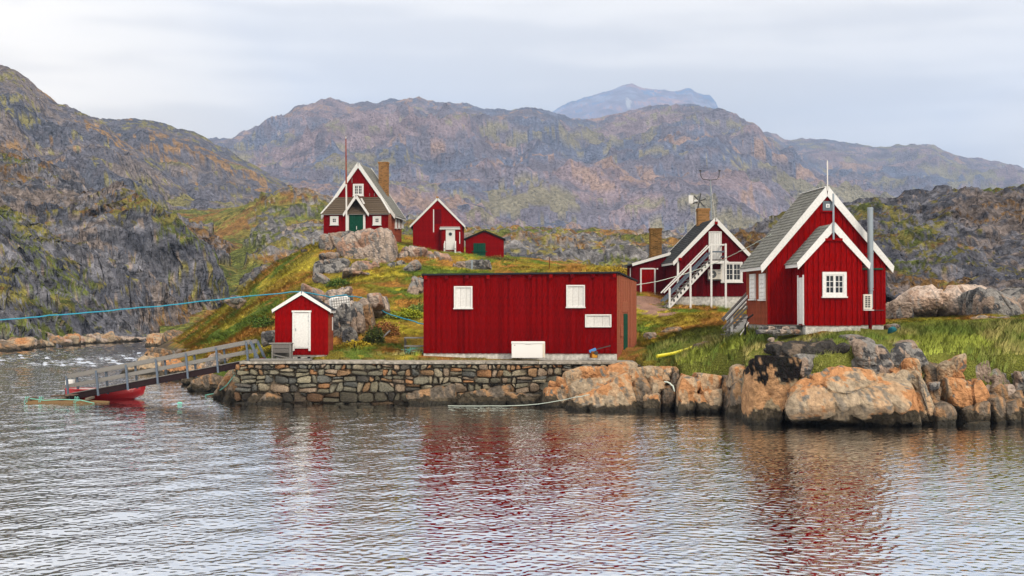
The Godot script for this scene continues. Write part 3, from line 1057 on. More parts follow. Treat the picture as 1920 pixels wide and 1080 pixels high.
# The house on the right, with a gabled porch in front.
func house_right() -> void:
	var n := thing("red_house", "bright red house with white bargeboards, gabled front porch and tall grey stovepipe", "house", at(1550, 622, 64), 0.08)
	gabled(n, 0, 0, 2.72, 3.35, 6.55, 3.9, 0.35, M.red, M.faded_red)
	gable_roof(n, 0, 0.14, 3.05, 2.98, 6.6, 4.2, M.shingle, 0.2, 0.24, 0.3)
	rakes(n, 0, 0.15, 3.09, 2.98, 6.66, 0.3, M.white)
	eave_boards(n, 0, 0.12, 3.05, 2.98, 4.15, M.white)
	# ridge flashing
	bar_part("ridge_cap", Vector3(0, 6.69, 0.14), Vector3(0, 6.69, -4.05), 0.22, 0.03, M.white, n)
	# porch
	var c := on(n, 1562, 560, 2.0).x
	gabled(n, c, 2.0, 1.27, 3.42, 4.72, 2.0, 0.34, M.red, M.red, 0.13, [-1, 1])
	gable_roof(n, c, 2.1, 1.6, 3.05, 4.82, 2.1, M.shingle, 0.2, 0.24, 0.3)
	rakes(n, c, 2.11, 1.63, 3.05, 4.88, 0.26, M.white)
	eave_boards(n, c, 2.08, 1.6, 3.05, 2.05, M.white)
	window(n, on(n, 1564, 533, 2.05), Vector3.RIGHT, Vector3.BACK, 1.1, 1.1, 2, 2, 3, 0.13)
	var d := Vector3(c - 1.3, 1.42, 1.55)
	box_part("door", d, Vector3(0.06, 2.1, 0.72), M.white, n)
	for k in [-1, 1]:
		box_part("door_frame", d + Vector3(-0.03, 0.03, k * 0.41), Vector3(0.09, 2.25, 0.1), M.white, n)
	# front step of weathered planks by the porch door
	for k in 4:
		box_part("step_plank", Vector3(c - 1.95, 0.3, 0.55 + k * 0.3), Vector3(1.3, 0.06, 0.27), M.old_wood, n, Basis.IDENTITY, Color.WHITE * rng.randf_range(0.45, 0.7))
	box_part("step_post", Vector3(c - 2.4, 0.0, 1.3), Vector3(0.12, 0.6, 0.12), M.old_wood, n)
	# side windows with shutters closed
	for px in [1430.5, 1412.5]:
		var p := onx(n, px, 537, -2.78)
		var w := Node3D.new()
		w.name = "shuttered_window"
		n.add_child(w, true)
		w.transform = Transform3D(Basis(Vector3.BACK, Vector3.UP, Vector3.LEFT), p)
		box_part("panel", Vector3(0, 0, 0.02), Vector3(0.86, 1.02, 0.05), M.white, w)
		for k in [-1, 1]:
			box_part("frame", Vector3(k * 0.44, 0, 0.03), Vector3(0.1, 1.18, 0.09), M.white, w)
			box_part("frame", Vector3(0, k * 0.54, 0.03), Vector3(0.78, 0.1, 0.088), M.white, w)
			for j in 5:
				box_part("slat", Vector3(k * 0.2, -0.4 + j * 0.2, 0.055), Vector3(0.3, 0.14, 0.03), M.white, w, Basis(Vector3.RIGHT, -0.2))
		box_part("sill", Vector3(0, -0.64, 0.05), Vector3(1.06, 0.07, 0.16), M.white, w)
	# vent in the gable
	var v := on(n, 1551.5, 386, 0.06)
	box_part("gable_vent", v, Vector3(0.46, 0.46, 0.06), M.metal, n, Basis.IDENTITY, Color(0.35, 0.38, 0.4))
	box_part("vent_cover", v + Vector3(0, 0, 0.045), Vector3(0.17, 0.17, 0.03), M.plastic_white, n)
	box_part("vent_hole", v + Vector3(0, 0, 0.065), Vector3(0.08, 0.1, 0.012), M.metal, n)
	box_part("vent_sill", v + Vector3(0, -0.27, 0.03), Vector3(0.54, 0.07, 0.1), M.red, n)
	# green gutter board and corner boards
	box_part("gutter", Vector3(2.0, 2.9, 0.09), Vector3(1.3, 0.07, 0.07), M.green, n, Basis.IDENTITY, Color(1.6, 1.6, 1.6))
	box_part("ledge", Vector3(2.3, 0.99, 0.06), Vector3(0.8, 0.03, 0.04), M.dark_metal, n)
	for k in [-1, 1]:
		box_part("corner_board", Vector3(k * 2.73, 1.85, 0.02), Vector3(0.09, 3.0, 0.1), M.red, n)
		box_part("corner_board", Vector3(c + k * 1.28, 1.85, 2.02), Vector3(0.08, 3.0, 0.1), M.red, n)
	# stovepipe
	var q := on(n, 1632, 500, 0.75)
	var sp := Shape.new()
	sp.tube(PackedVector3Array([Vector3(q.x, 1.1, q.z), Vector3(q.x, 2.0, q.z), Vector3(q.x, 2.02, q.z), Vector3(q.x, 5.7, q.z)]), [0.11, 0.11, 0.135, 0.135], 14)
	var pipe := put(sp, "stovepipe", M.metal, n)
	tube_part("lower_pipe", [Vector3(q.x - 0.02, -0.4, q.z), Vector3(q.x - 0.02, 1.12, q.z)], 0.085, M.red_dark, pipe, 12)
	for y in [1.9, 3.6, 5.6]:
		tube_part("band", [Vector3(q.x, y, q.z), Vector3(q.x, y + 0.05, q.z)], 0.145, M.metal, pipe, 14)
	bar_part("bracket", Vector3(q.x, 3.6, q.z), Vector3(q.x, 3.6, 0), 0.03, 0.03, M.dark_metal, pipe)
	box_part("lamp_arm", on(n, 1606, 423, 0.12), Vector3(0.4, 0.06, 0.06), M.metal, n, Basis(Vector3.BACK, 0.1))
	# heat pump on a shelf
	heat_pump(n, on(n, 1625, 566, 1.0), 0.42, 0.68, true)
	box_part("shelf", on(n, 1625, 581.5, 0.9), Vector3(0.5, 0.05, 0.6), M.white, n)
	# flag staff on the porch gable, lightning rod on the ridge
	var f0 := on(n, 1563, 449, 2.2)
	var f1 := on(n, 1562.5, 363, 2.2)
	tube_part("flag_staff", [f0, f1], 0.045, M.metal, n)
	box_part("staff_bracket", Vector3(f0.x + 0.03, f0.y, 2.1), Vector3(0.8, 0.12, 0.14), M.red, n)
	var r0 := on(n, 1551.5, 352, 0.1)
	tube_part("finial", [Vector3(0, 6.5, 0.2), Vector3(0, on(n, 1551, 301, 0.2).y, 0.2)], 0.028, M.pole_white, n)

func heat_pump(parent: Node3D, mid: Vector3, w: float, h: float, upright: bool) -> void:
	var n := Node3D.new()
	n.name = "heat_pump"
	parent.add_child(n, true)
	n.position = mid
	box_part("case", Vector3.ZERO, Vector3(w, h, 0.32), M.plastic_white, n, Basis.IDENTITY, Color(0.92, 0.88, 0.8))
	if upright:
		for j in 6:
			for i in 2:
				box_part("grille_slot", Vector3(-0.07 + i * 0.13, -0.22 + j * 0.09, 0.162), Vector3(0.1, 0.065, 0.012), M.dark_metal, n)
	else:
		var c := Vector3(-w * 0.18, 0, 0.165)
		var s := Shape.new()
		s.tube(PackedVector3Array([c, c + Vector3(0, 0, 0.012)]), [h * 0.38], 24)
		put(s, "fan_grille", M.dark_metal, n)
		for k in 4:
			var ring := []
			for a in 25:
				ring.append(c + Vector3(cos(a * TAU / 24) * h * 0.09 * (k + 1), sin(a * TAU / 24) * h * 0.09 * (k + 1), 0.018))
			tube_part("grille_ring", ring, 0.006, M.metal, n, 5)
		var hub := Shape.new()
		hub.tube(PackedVector3Array([c, c + Vector3(0, 0, 0.03)]), [h * 0.07], 12)
		put(hub, "hub", M.plastic_white, n)
		for j in 2:
			box_part("badge", Vector3(w * 0.32, h * (0.36 - j * 0.3), 0.162), Vector3(w * 0.2, 0.035, 0.006), M.grey_blue, n)

# The house with the outside stair.
func house_stair() -> void:
	var n := thing("stair_house", "dark red house with black slate roof, white outside stair and brick chimneys", "house", at(1341, 577, 96), 0.08)
	gabled(n, 0, 0, 2.62, 3.4, 6.05, 5.7, 0.82, M.red_dark, M.red_dark, 0.16)
	gable_roof(n, 0, 0.16, 2.92, 3.12, 6.12, 6.0, M.slate, 0.24, 0.3, 0.35)
	rakes(n, 0, 0.17, 2.95, 3.12, 6.18, 0.24, M.white)
	eave_boards(n, 0, 0.14, 2.92, 3.12, 5.9, M.white)
	rakes(n, 0, -5.86, 2.95, 3.12, 6.2, 0.2, M.white)
	box_part("corner_board", Vector3(-2.62, 2.0, 0.05), Vector3(0.14, 2.4, 0.12), M.white, n)
	for p in [[1343, 418], [1275, 486]]:
		box_part("purlin_end", on(n, p[0], p[1], 0.26), Vector3(0.2, 0.2, 0.12), M.red, n)
	# upper door
	plank_door(n, "upper_door", on(n, 1340.5, 461, 0.05), Vector3.RIGHT, Vector3.BACK, 0.8, 1.9, 1, M.white, 0.05, M.white)
	# window, one casement open on the left
	window(n, on(n, 1374.5, 510, 0.06), Vector3.RIGHT, Vector3.BACK, 1.3, 1.4, 2, 2, 3, 0.13)
	box_part("open_shutter", on(n, 1356, 511, 0.12), Vector3(0.35, 1.45, 0.06), M.white, n)
	heat_pump(n, on(n, 1340, 514.5, 0.32), 0.92, 0.68, false)
	bar_part("pump_bracket", on(n, 1327, 525.5, 0.3), on(n, 1352, 525.5, 0.3), 0.3, 0.04, M.dark_metal, n)
	# lean-to with the red door
	var z := -4.3
	var a := on(n, 1187, 558, z)
	var b := on(n, 1243, 558, z)
	var t0 := on(n, 1187, 496, z).y
	var t1 := on(n, 1246, 478, z).y
	var s := Shape.new()
	var x0 := a.x
	var x1 := -2.6
	var y0 := a.y
	s.hexa([Vector3(x0, y0, z - 0.01), Vector3(x1, y0, z - 0.01), Vector3(x1, y0, z - 2.4), Vector3(x0, y0, z - 2.4), Vector3(x0, t0, z - 0.01), Vector3(x1, t1, z - 0.01), Vector3(x1, t1, z - 2.4), Vector3(x0, t0, z - 2.4)])
	put(s, "lean_to_wall", M.red_dark, n)
	var len := x1 - x0
	clad(n, M.red_dark, Vector3(x0, 0, z - 0.008), Vector3.RIGHT, Vector3.BACK, len, y0, func(x: float) -> float: return lerpf(t0, t1, x / len) - 0.02, 0.16)
	clad(n, M.red_dark, Vector3(x0 + 0.002, 0, z), Vector3.FORWARD, Vector3.LEFT, 2.4, y0, func(_x: float) -> float: return t0 - 0.02, 0.16)
	box_part("lean_to_plinth", Vector3((x0 + x1) * 0.5, y0 - 0.45, z - 1.2), Vector3(len - 0.1, 0.9, 2.3), M.plinth, n)
	var rt := Shape.new()
	var o := 0.18
	rt.hexa([Vector3(x0 - 0.35, t0 - 0.09, z + o), Vector3(x1, t1 + 0.02, z + o), Vector3(x1, t1 + 0.02, z - 2.6), Vector3(x0 - 0.35, t0 - 0.09, z - 2.6), Vector3(x0 - 0.35, t0 - 0.02, z + o), Vector3(x1, t1 + 0.09, z + o), Vector3(x1, t1 + 0.09, z - 2.6), Vector3(x0 - 0.35, t0 - 0.02, z - 2.6)])
	put(rt, "lean_to_roof", M.slate, n)
	var fa := Shape.new()
	fa.bar(Vector3(x0 - 0.1, t0 - 0.02, z + o + 0.03), Vector3(x1 + 0.3, t1 + 0.1, z + o + 0.03), 0.05, 0.2)
	put(fa, "fascia", M.white, n)
	plank_door(n, "door", on(n, 1214.5, 531, z + 0.05), Vector3.RIGHT, Vector3.BACK, 0.92, 1.98, 1, M.red, 0.1, M.white)
	box_part("house_number", on(n, 1232.5, 504, z + 0.07), Vector3(0.12, 0.1, 0.03), M.plastic_white, n)
	for px in [1182.5, 1186.5]:
		var p := onx(n, px, 517, x0 - 0.03)
		if p.z < z - 0.1 and p.z > z - 2.4:
			box_part("side_window", p, Vector3(0.06, 1.15, 0.4), M.white, n)
	box_part("door_step", on(n, 1215, 559.5, z + 0.45), Vector3(1.7, 0.07, 0.8), M.old_wood, n, Basis.IDENTITY, Color(0.5, 0.5, 0.52))
	for k in [-0.6, 0.6]:
		box_part("step_leg", on(n, 1215, 559.5, z + 0.45) + Vector3(k, -0.35, 0.2), Vector3(0.1, 0.66, 0.1), M.old_wood, n, Basis.IDENTITY, Color(0.4, 0.4, 0.4))
	chimney(n, on(n, 1229, 485, z - 1.0), on(n, 1229, 428, z - 1.0).y - on(n, 1229, 485, z - 1.0).y, 0.82, 0.6, [Color(0.55, 0.55, 0.4), Color(0.75, 0.75, 0.6), Color(0.4, 0.42, 0.3)])
	var cb := on(n, 1318, 424, -4.2)
	chimney(n, cb, on(n, 1318, 391, -4.2).y - cb.y, 0.82, 0.7, [Color(1.1, 1.1, 1.0), Color(0.7, 0.7, 0.6), Color(1.35, 1.3, 1.1)])
	# TV aerial: mast with two curved arms
	var m0 := on(n, 1334.5, 412, -1.0)
	var m1 := on(n, 1332, 338, -1.0)
	tube_part("mast", [Vector3(m0.x, m0.y - 0.3, m0.z), m1], 0.035, M.metal, n)
	tube_part("stay", [Vector3(m0.x + 0.25, m0.y, m0.z), m1 + Vector3(0.02, -0.2, 0)], 0.012, M.pole_white, n, 5)
	for e in [[[1332, 338], [1318, 336], [1314, 330], [1313, 320]], [[1332, 338], [1344, 336], [1348, 331], [1349, 320]]]:
		var pts := []
		for q in e:
			pts.append(on(n, q[0], q[1], -1.0))
		tube_part("aerial_arm", pts, 0.03, M.dark_metal, n, 6)
		box_part("sensor", pts[3], Vector3(0.16, 0.1, 0.1), M.dark_metal, n)

# An outside wooden stair, its posts, rails and treads.
func stair_at_gable() -> void:
	var n := thing("outside_stair", "white wooden outside stair with grey rails climbing to a gable door", "staircase", at(1250, 580, 94.6), 0.08)
	var z0 := 0.0
	var z1 := -0.95
	var foot := on(n, 1246, 581, z0)
	var top := on(n, 1331, 489, z0)
	var land := on(n, 1364, 489, z0)
	for z in [z0, z1]:
		var s := Shape.new()
		s.bar(foot + Vector3(0.1, -0.02, z), Vector3(top.x, top.y - 0.12, z), 0.06, 0.26)
		put(s, "stringer", M.white, n)
	var count := 13
	for i in count:
		var t := (i + 0.6) / count
		var p := foot.lerp(top, t)
		box_part("tread", Vector3(p.x - 0.08, p.y + 0.06, (z0 + z1) * 0.5), Vector3(0.3, 0.05, 1.02), M.old_wood, n, Basis.IDENTITY, Color(1.3, 1.28, 1.25))
		box_part("riser_end", Vector3(p.x + 0.02, p.y - 0.03, z0 + 0.05), Vector3(0.1, 0.14, 0.05), M.black, n)
	var mid := (top + land) * 0.5
	for k in 6:
		box_part("landing_board", Vector3(lerpf(top.x, land.x, (k + 0.5) / 6.0), top.y + 0.02, -0.5), Vector3((land.x - top.x) / 6.0 - 0.01, 0.06, 1.1), M.old_wood, n)
	box_part("landing_beam", Vector3(mid.x, top.y - 0.1, z0 + 0.03), Vector3(land.x - top.x + 0.1, 0.2, 0.06), M.white, n)
	for p in [[1255, 540], [1294, 495], [1333, 457], [1360, 457]]:
		var u := on(n, p[0], p[1], z0)
		box_part("post", Vector3(u.x, (u.y - 0.5) * 0.5, z0 + 0.09), Vector3(0.13, u.y + 0.5, 0.1), M.white, n)
	for z in [z0 + 0.1, z1]:
		var h := on(n, 1244, 549, z0)
		var g := on(n, 1332, 459, z0)
		bar_part("handrail", Vector3(h.x, h.y, z), Vector3(g.x, g.y, z), 0.1, 0.08, M.white, n)
		h = on(n, 1244, 565, z0)
		g = on(n, 1332, 473, z0)
		bar_part("mid_rail", Vector3(h.x, h.y, z), Vector3(g.x, g.y, z), 0.05, 0.12, M.grey_blue, n)
	for y in [459.0, 472.0]:
		var h := on(n, 1331, y, z0)
		var g := on(n, 1362, y, z0)
		bar_part("landing_rail", h, g, 0.07, 0.1, M.white if y < 465 else M.grey_blue, n)
	var h2 := on(n, 1358, 459, z0)
	for dy in [0.0, -0.45, -0.8]:
		bar_part("landing_rail", Vector3(h2.x, h2.y + dy, z0), Vector3(h2.x, h2.y + dy, z1), 0.06, 0.12, M.grey_blue, n)

func stair_low() -> void:
	var n := thing("side_stair", "short white wooden stair with grey handrails beside bright red house", "staircase", at(1365, 627, 67.5), 0.05)
	var foot := on(n, 1361, 629, 0)
	var top := on(n, 1406, 586, 0)
	for z in [0.0, -0.9]:
		var s := Shape.new()
		s.bar(foot + Vector3(0.15, -0.15, z), Vector3(top.x, top.y - 0.2, z), 0.06, 0.3)
		put(s, "stringer", M.white, n)
		var h := on(n, 1360, 599, 0)
		var g := on(n, 1407, 549, 0)
		bar_part("handrail", Vector3(h.x, h.y, z + 0.08), Vector3(g.x, g.y, z + 0.08), 0.1, 0.08, M.white if z == 0.0 else M.old_wood, n)
		bar_part("handrail_board", Vector3(h.x + 0.05, h.y - 0.09, z + 0.09), Vector3(g.x, g.y - 0.1, z + 0.09), 0.04, 0.07, M.old_wood, n, Color(0.8, 0.8, 0.9))
		h = on(n, 1361, 617, 0)
		g = on(n, 1407, 569, 0)
		bar_part("mid_rail", Vector3(h.x, h.y, z + 0.08), Vector3(g.x, g.y, z + 0.08), 0.05, 0.1, M.old_wood, n, Color(1.1, 1.1, 1.2))
		var u := on(n, 1372, 590, 0)
		box_part("post", Vector3(u.x, (u.y - 0.3) * 0.5, z + 0.03), Vector3(0.12, u.y + 0.3, 0.1), M.white, n)
	for i in 7:
		var p := foot.lerp(top, (i + 0.5) / 7.0)
		box_part("tread", Vector3(p.x - 0.04, p.y - 0.04, -0.45), Vector3(0.26, 0.05, 1.0), M.old_wood, n, Basis.IDENTITY, Color(1.5, 1.5, 1.45))
		box_part("riser", Vector3(p.x + 0.06, p.y - 0.13, -0.42), Vector3(0.04, 0.13, 0.92), M.white, n)

# The tall house on the knoll.
func house_knoll() -> void:
	var n := thing("gabled_house", "tall red house with steep white-edged gable and green double door on a rock knoll", "house", at(672, 470, 128), -0.123)
	gabled(n, 0, 0, 3.02, 3.55, 7.95, 4.8, 1.0, M.red_deep, M.faded_red, 0.2)
	gable_roof(n, 0, 0.15, 3.4, 3.2, 8.05, 5.1, M.shingle, 0.26, 0.3, 0.22)
	rakes(n, 0, 0.16, 3.44, 3.2, 8.12, 0.34, M.white)
	eave_boards(n, 0, 0.14, 3.4, 3.2, 5.05, M.white)
	rakes(n, 0, -4.98, 3.44, 3.2, 8.14, 0.2, M.white)
	# front room under an apron roof
	var zf := 1.3
	var l := on(n, 607, 440, zf).x
	var r := on(n, 728, 440, zf).x
	var top := on(n, 670, 402, zf).y
	var s := Shape.new()
	s.hexa([Vector3(l, 1.0, zf - 0.01), Vector3(r, 1.0, zf - 0.01), Vector3(r, 1.0, 0), Vector3(l, 1.0, 0), Vector3(l, top, zf - 0.01), Vector3(r, top, zf - 0.01), Vector3(r, top, 0), Vector3(l, top, 0)])
	put(s, "front_wall", M.red_deep, n)
	clad(n, M.red_deep, Vector3(l, 0, zf - 0.008), Vector3.RIGHT, Vector3.BACK, r - l, 0.95, func(_x: float) -> float: return top, 0.2)
	clad(n, M.orange_wood, Vector3(r - 0.002, 0, zf), Vector3.FORWARD, Vector3.RIGHT, zf, 0.95, func(_x: float) -> float: return top, 0.2)
	clad(n, M.red_deep, Vector3(l + 0.002, 0, zf), Vector3.FORWARD, Vector3.LEFT, zf, 0.95, func(_x: float) -> float: return top, 0.2)
	box_part("front_plinth", Vector3((l + r) * 0.5, 0.2, zf * 0.5), Vector3(r - l - 0.04, 1.6, zf - 0.04), M.plinth, n)
	# apron roof, in overlapping courses
	var apr := Shape.new()
	var ul := on(n, 631, 369, 0.1)
	var ur := on(n, 712, 369, 0.1)
	var bl := Vector3(l - 0.2, top + 0.02, zf + 0.25)
	var br := Vector3(r + 0.2, top + 0.02, zf + 0.25)
	for k in 8:
		var t0 := k / 8.0
		var t1 := (k + 1.25) / 8.0 if k < 7 else 1.0
		var up := Vector3(0, 0.05, 0.02)
		var a := bl.lerp(ul, t0); var b := br.lerp(ur, t0); var c := br.lerp(ur, t1); var d := bl.lerp(ul, t1)
		var g := rng.randf_range(0.85, 1.1)
		apr.hexa([a, b, c, d, a + up, b + up, c, d], Color(g, g, g))
	put(apr, "apron_roof", M.brown_roof, n)
	box_part("apron_edge", Vector3((l + r) * 0.5, top - 0.01, zf + 0.24), Vector3(r - l + 0.4, 0.07, 0.06), M.old_wood, n)
	for k in [-1, 1]:
		var e0 := bl if k < 0 else br
		var e1 := ul if k < 0 else ur
		bar_part("apron_edge", e0 + Vector3(0, 0.05, 0), e1 + Vector3(0, 0.05, 0), 0.1, 0.12, M.white, n)
	# porch gable over the door
	var zp := zf + 0.42
	var pa := on(n, 667.5, 366, zp)
	var pl := on(n, 644, 402, zp)
	var half := pa.x - pl.x
	rakes(n, pa.x, zp, half, pl.y, pa.y, 0.22, M.white)
	for k in [-1, 1]:
		var q := Shape.new()
		var e := Vector3(pa.x + k * half, pl.y, zp)
		var up := Vector3(0, 0.06, 0)
		var depth := Vector3(0, 0, -1.25)
		if k < 0:
			q.hexa([e, Vector3(pa.x, pa.y, zp), Vector3(pa.x, pa.y, zp) + depth, e + depth, e + up, Vector3(pa.x, pa.y, zp) + up, Vector3(pa.x, pa.y, zp) + depth + up, e + depth + up])
		else:
			q.hexa([Vector3(pa.x, pa.y, zp), e, e + depth, Vector3(pa.x, pa.y, zp) + depth, Vector3(pa.x, pa.y, zp) + up, e + up, e + depth + up, Vector3(pa.x, pa.y, zp) + depth + up])
		put(q, "porch_roof", M.brown_roof, n)
	box_part("loose_board", on(n, 680, 377, zp - 0.2), Vector3(0.16, 0.6, 0.05), M.white, n, Basis(Vector3.BACK, 0.5))
	# green double door between white posts
	var dl := on(n, 655, 440, zf + 0.05)
	var dr := on(n, 681, 440, zf + 0.05)
	var db := 0.75
	plank_door(n, "double_door", Vector3((dl.x + dr.x) * 0.5, (top + db) * 0.5, zf + 0.04), Vector3.RIGHT, Vector3.BACK, dr.x - dl.x, top - db - 0.02, 2, M.green, 0.0, M.white, true)
	for px in [652, 683]:
		var p := on(n, px, 425, zf + 0.1)
		box_part("door_post", Vector3(p.x, (top + 0.6) * 0.5, zf + 0.09), Vector3(0.2, top - 0.6, 0.12), M.white, n)
	for px in [627, 707]:
		window(n, on(n, px, 413.5, zf + 0.05), Vector3.RIGHT, Vector3.BACK, 0.78, 0.8, 1, 2, 2, 0.2)
	window(n, on(n, 672, 356, 0.05), Vector3.RIGHT, Vector3.BACK, 1.0, 1.1, 2, 2, 3, 0.14)
	for px in [741.5, 747.5, 753.5]:
		var p := onx(n, px, 416, 3.06)
		var w := window(n, p, Vector3.FORWARD, Vector3.RIGHT, 0.75, 1.2, 2, 1, 3, 0.17)
	box_part("mid_band", Vector3(0, on(n, 670, 369, 0.1).y, 0.1), Vector3(3.6, 0.08, 0.1), M.red_deep, n)
	for q in [[660, 338, 0.5], [693, 366, 0.35], [702, 366, 0.35], [650, 365, 0.3]]:
		box_part("bare_board", on(n, q[0], q[1], 0.05), Vector3(0.06, q[2], 0.02), M.old_wood, n)
	var cb := on(n, 719.5, 372, -3.6)
	chimney(n, cb, on(n, 719.5, 304, -3.6).y - cb.y, 0.86, 0.7, [Color(1.3, 1.3, 1.2), Color(1.0, 0.9, 0.8), Color(1.5, 1.6, 1.6), Color(0.6, 0.6, 0.6)])
	tube_part("finial", [Vector3(0, 8.1, 0.15), Vector3(0, 8.75, 0.15)], 0.02, M.metal, n, 5)

func flagpole() -> void:
	var p := at(650, 440, 124)
	p.y = ground_y(p.x, p.z) - 0.3
	var n := thing("flagpole", "weathered bare flagpole beside the green double door", "flagpole", p)
	var top := at(648.5, 256, 124)
	var d := top - p
	var s := Shape.new()
	s.tube(PackedVector3Array([Vector3.ZERO, d * 0.5, d]), [0.085, 0.07, 0.035], 8)
	put(s, "pole", M.pole_white, n)
	var u := Shape.new()
	u.tube(PackedVector3Array([d * 0.55, d * 0.98]), [0.074, 0.042], 8)
	put(u, "worn_top", M.faded_red, n)
	var k := Shape.new()
	k.tube(PackedVector3Array([d, d + Vector3(0, 0.05, 0), d + Vector3(0, 0.1, 0)]), [0.04, 0.08, 0.02], 8)
	put(k, "knob", M.old_wood, n)
	var base := inside(n, 653, 441, 124)
	box_part("base_block", Vector3(base.x + 0.5, base.y - 0.15, 0.1), Vector3(1.25, 0.75, 0.6), M.brick, n, Basis.IDENTITY, Color(0.85, 1.1, 1.5))

func barn() -> void:
	var n := thing("barn", "red barn with white porthole door and small entry steps", "barn", at(820.5, 478, 130), 0.0)
	gabled(n, 0, 0, 2.28, 2.95, 5.2, 4.6, 0.28, M.red, M.red, 0.2)
	gable_roof(n, 0, 0.12, 2.55, 2.66, 5.25, 4.8, M.felt, 0.5, 1.0, 0.1)
	rakes(n, 0, 0.13, 2.58, 2.66, 5.31, 0.13, M.white)
	eave_boards(n, 0, 0.1, 2.55, 2.66, 4.7, M.white)
	box_part("ridge_knob", Vector3(-0.02, 5.4, 0.1), Vector3(0.25, 0.16, 0.2), M.brick, n)
	# entry
	var zf := 0.9
	var l := on(n, 828, 450, zf).x
	var r := on(n, 863, 450, zf).x
	var top := on(n, 845, 430, zf).y
	var s := Shape.new()
	s.hexa([Vector3(l, 0.28, zf - 0.01), Vector3(r, 0.28, zf - 0.01), Vector3(r, 0.28, 0), Vector3(l, 0.28, 0), Vector3(l, top, zf - 0.01), Vector3(r, top, zf - 0.01), Vector3(r, top, 0), Vector3(l, top, 0)])
	put(s, "entry_wall", M.red, n)
	clad(n, M.red, Vector3(l, 0, zf - 0.008), Vector3.RIGHT, Vector3.BACK, r - l, 0.28, func(_x: float) -> float: return top, 0.2)
	box_part("entry_plinth", Vector3((l + r) * 0.5, -0.15, zf * 0.5 + 0.01), Vector3(r - l + 0.05, 0.86, zf + 0.04), M.plinth, n)
	box_part("entry_roof", Vector3((l + r) * 0.5 - 0.1, top + 0.04, zf * 0.5 + 0.05), Vector3(r - l + 0.15, 0.12, zf + 0.25), M.white, n)
	box_part("entry_roof_edge", Vector3((l + r) * 0.5 - 0.1, top + 0.13, zf * 0.5 + 0.02), Vector3(r - l + 0.2, 0.05, zf + 0.3), M.felt, n)
	box_part("entry_roof_cap", Vector3((l + r) * 0.5 - 0.1, top + 0.19, zf * 0.5), Vector3(r - l + 0.1, 0.07, zf + 0.2), M.white, n)
	var d := on(n, 844.5, 449, zf + 0.05)
	box_part("door", d, Vector3(0.86, 1.95, 0.07), M.white, n)
	var w := Shape.new()
	w.tube(PackedVector3Array([d + Vector3(0, 0.5, 0.03), d + Vector3(0, 0.5, 0.06)]), [0.15], 18)
	put(w, "porthole", M.glass, n)
	var rim := []
	for a in 19:
		rim.append(d + Vector3(cos(a * TAU / 18) * 0.155, 0.5 + sin(a * TAU / 18) * 0.155, 0.06))
	tube_part("porthole_rim", rim, 0.02, M.metal, n, 6)
	for k in [-1, 1]:
		var f := d + Vector3(k * 0.5, -0.75, 0.75)
		bar_part("rail_panel", Vector3(f.x, 0.95, zf + 0.1), Vector3(f.x, 0.25, zf + 1.1), 0.07, 0.75, M.white, n)
		box_part("rail_post", Vector3(f.x, 0.25, zf + 1.15), Vector3(0.14, 1.5, 0.1), M.white, n)
	for k in 4:
		box_part("step", Vector3(d.x, 0.3 - k * 0.2, zf + 0.25 + k * 0.28), Vector3(0.9, 0.06, 0.3), M.old_wood, n)
	bar_part("cross_brace", Vector3(d.x - 0.5, -0.45, zf + 1.2), Vector3(d.x + 0.5, -0.1, zf + 1.2), 0.04, 0.06, M.old_wood, n)
	bar_part("cross_brace", Vector3(d.x + 0.5, -0.45, zf + 1.21), Vector3(d.x - 0.5, -0.1, zf + 1.21), 0.04, 0.06, M.old_wood, n)
	box_part("white_strip", on(n, 813, 414, 0.07), Vector3(0.09, 2.15, 0.04), M.white, n)
	box_part("hatch", on(n, 821.5, 406, 0.06), Vector3(0.62, 1.35, 0.05), M.red_dark, n)
	box_part("white_strip", on(n, 862, 446, zf + 0.06), Vector3(0.07, 1.1, 0.03), M.white, n)
	for k in [-1, 1]:
		box_part("trestle_leg", on(n, 809.5 + k * 6, 474.5, 0.5), Vector3(0.05, 0.24, 0.3), M.old_wood, n)
	box_part("trestle_top", on(n, 809.5, 472.5, 0.5), Vector3(0.7, 0.05, 0.3), M.old_wood, n)

func small_store() -> void:
	var n := thing("storage_hut", "low red hut with black roof edge and barred green door", "hut", at(908.5, 492, 133), 0.0)
	gabled(n, 0, 0, 1.78, 2.2, 2.95, 3.0, 0.05, M.red, M.red, 0.2)
	gable_roof(n, 0, 0.12, 1.95, 2.2, 3.02, 3.2, M.felt, 0.5, 1.0, 0.1)
	rakes(n, 0, 0.13, 1.97, 2.2, 3.05, 0.07, M.black)
	plank_door(n, "double_door", on(n, 899, 473, 0.05), Vector3.RIGHT, Vector3.BACK, 1.16, 1.75, 2, M.green, 0.0, M.green)
	box_part("door_bar", on(n, 899, 471.5, 0.16), Vector3(1.5, 0.08, 0.08), M.green, n)
	box_part("plinth", Vector3(1.1, -0.25, -0.1), Vector3(1.3, 0.52, 0.3), M.plinth, n)

